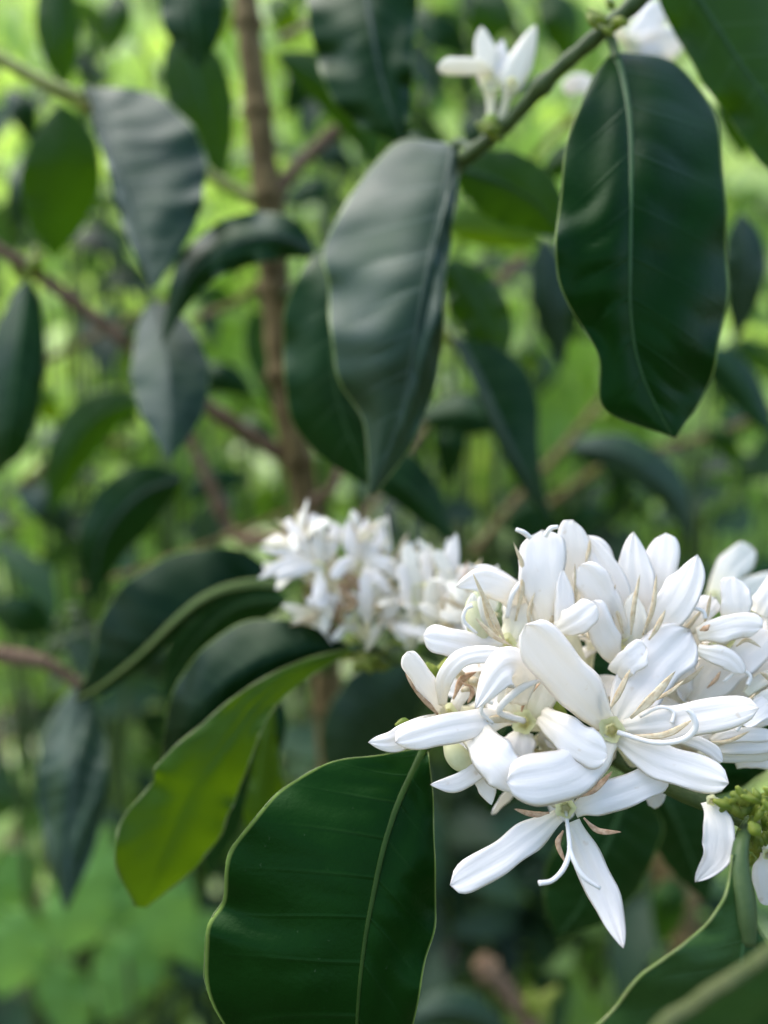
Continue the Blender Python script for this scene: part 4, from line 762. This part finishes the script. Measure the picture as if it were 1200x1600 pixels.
for (x, y, d, ax) in [(470, 850, .208, (-.5, .8, .4)), (560, 850, .21, (.1, 1, .3)), (610, 880, .209, (.5, .6, .5)), (500, 960, .208, (-.5, -.3, .8)), (600, 960, .207, (.3, 0, .9)), (690, 900, .199, (.4, .8, .4)), (722, 925, .19, (.1, .6, .6)), (745, 960, .18, (-.1, .3, .8)), (712, 975, .188, (0, .1, 1)), (520, 915, .213, (-.3, .5, .7)), (590, 930, .213, (.1, .4, .8)), (640, 940, .207, (-.1, .8, .5)), (480, 890, .213, (-.7, .5, .5)), (700, 960, .197, (.2, .7, .6))]:
    gen_flower(x, y, d, ax, 0.0100, 0.0015, 6, 50, mat='cream')

# upper flower on the crossing branch
f = flower((766, 130, .205), (768, 198, .206), (11, 7))
petal(f, [(768, 150, .205), (762, 100, .204), (752, 40, .205)], 44, 'point', base=.5, cup=.4, mat='cream')
petal(f, [(770, 110, .203), (735, 104, .202), (684, 103, .202)], 28, 'round', 'cream', base=.5, cup=.4, th=.0007)
petal(f, [(772, 140, .204), (780, 100, .204), (786, 60, .205)], 30, 'point', base=.5)
petal(f, [(764, 140, .206), (758, 100, .207), (768, 62, .208)], 26, 'round', base=.5)
calyx(f, 766, 182, .205, 11)
f = flower((800, 130, .203), (778, 200, .206), (8, 6))
petal(f, [(790, 160, .204), (806, 110, .203), (838, 38, .204)], 48, 'point', base=.3, cup=.7, th=.0012, mat='cream')
calyx(f, 775, 188, .206, 9)
# pale blurred blossom behind the top of the big leaf
f = flower((985, 70, .255), (960, 40, .25), (10, 8))
for pts, wd in ([[(985, 75, .255), (1010, 40, .257), (1040, 5, .26)], 50], [[(985, 80, .255), (1030, 70, .257), (1072, 68, .26)], 52], [[(975, 85, .255), (1005, 90, .256), (1040, 95, .258)], 44], [[(930, 140, .255), (905, 130, .257), (880, 142, .26)], 30]):
    petal(f, pts, wd, 'round', 'petal', base=.7)

# nodes, buds and stipules
def buds(cx, cy, d, spread, cnt, r, mat='bud', nm='node_buds'):
    for i in range(cnt):
        x = cx+float(np.clip(RNG.normal(), -1.5, 1.5))*spread[0]; y = cy+float(np.clip(RNG.normal(), -1.5, 1.5))*spread[1]; dd = d+RNG.normal()*spread[2]; a = RNG.uniform(0, 2*math.pi); r0 = r; r = r0*RNG.uniform(.6, 1.25); l = r*RNG.uniform(1.2, 2.4)
        pxtube('bud', [(x-l*math.cos(a), y-l*math.sin(a), dd), (x, y, dd), (x+l*math.cos(a), y+l*math.sin(a), dd+.0005)], [r*.35, r*RNG.uniform(.8, 1.1), r*.3], mat, S, 9); r = r0
buds(1190, 1272, .133, (20, 24, .003), 28, 8)
buds(1166, 1258, .1325, (13, 8, .001), 9, 9)
buds(1178, 1328, .135, (12, 12, .003), 8, 8)
buds(1146, 1256, .133, (9, 6, .001), 4, 9)
buds(590, 1020, .215, (28, 14, .004), 12, 9)
buds(545, 1020, .225, (12, 10, .003), 5, 8)
buds(950, 25, .185, (20, 16, .003), 8, 9)
buds(770, 205, .205, (8, 8, .002), 5, 8)
buds(40, 410, .298, (12, 10, .003), 5, 9)
buds(205, 540, .31, (8, 8, .003), 3, 8)
buds(700, 520, .3, (8, 8, .003), 3, 9)
for pts, rr in (([(640, 1140, .144), (632, 1128, .1435), (618, 1134, .143)], [4, 7, 3]), ([(700, 1030, .155), (685, 1055, .154), (700, 1080, .153)], [5, 8, 4]), ([(688, 1060, .152), (676, 1050, .152), (664, 1038, .152)], [4, 11, 6]), ([(918, 1042, .155), (922, 1060, .154), (926, 1082, .154)], [2, 6, 3]), ([(862, 1095, .152), (876, 1110, .151), (884, 1125, .151)], [8, 8, 4])):
    pxtube('bract', pts, rr, 'bud', S, 9)
buds(90, 985, .33, (26, 26, .006), 6, 8, 'green_bark')
buds(855, 1570, .42, (16, 16, .005), 4, 13)

# ------------------------------------------------------------------ broad-leaved weeds, lower left
def weed(px, py, D, label, spec):
    c = P(px, py, D); g = float(ground_z(c[0], c[1])); base = np.array((c[0], c[1], g))
    root = thing('broadleaf_weed', label, 'weed', base, 'broad-leaved weeds at the lower left')
    tube('stem', [base, (base+c)/2+np.array((.01, 0, 0)), c], [.004, .003, .002], M['green_bark'], root, 8)
    for (m_, wd) in spec:
        o = leaf(root, dict(m=m_, w=wd), mat='weed', k=(.2, .3), quilt=.003, ripple=.008, rib=None, nu=36, veins=6)
    return root
weed(200, 1500, .62, 'bright green broad-leaved weed below the hanging grey leaf', [([(200, 1330, .6), (240, 1400, .6), (300, 1500, .62)], (70, 66)), ([(190, 1330, .6), (130, 1400, .6), (90, 1500, .62)], (60, 70)), ([(280, 1290, .66), (200, 1310, .65), (120, 1340, .66)], (36, 40)), ([(230, 1430, .63), (200, 1520, .63), (160, 1600, .64)], (60, 50)), ([(230, 1460, .66), (330, 1480, .66), (420, 1570, .68)], (40, 50))])
weed(40, 1500, .66, 'green broad-leaved weed at the bottom left edge', [([(40, 1420, .64), (20, 1480, .64), (0, 1560, .66)], (64, 60)), ([(50, 1330, .7), (10, 1380, .7), (-50, 1420, .7)], (50, 46)), ([(30, 1180, .75), (60, 1250, .75), (80, 1330, .76)], (40, 46)), ([(60, 1500, .66), (100, 1560, .66), (120, 1640, .67)], (40, 46))])
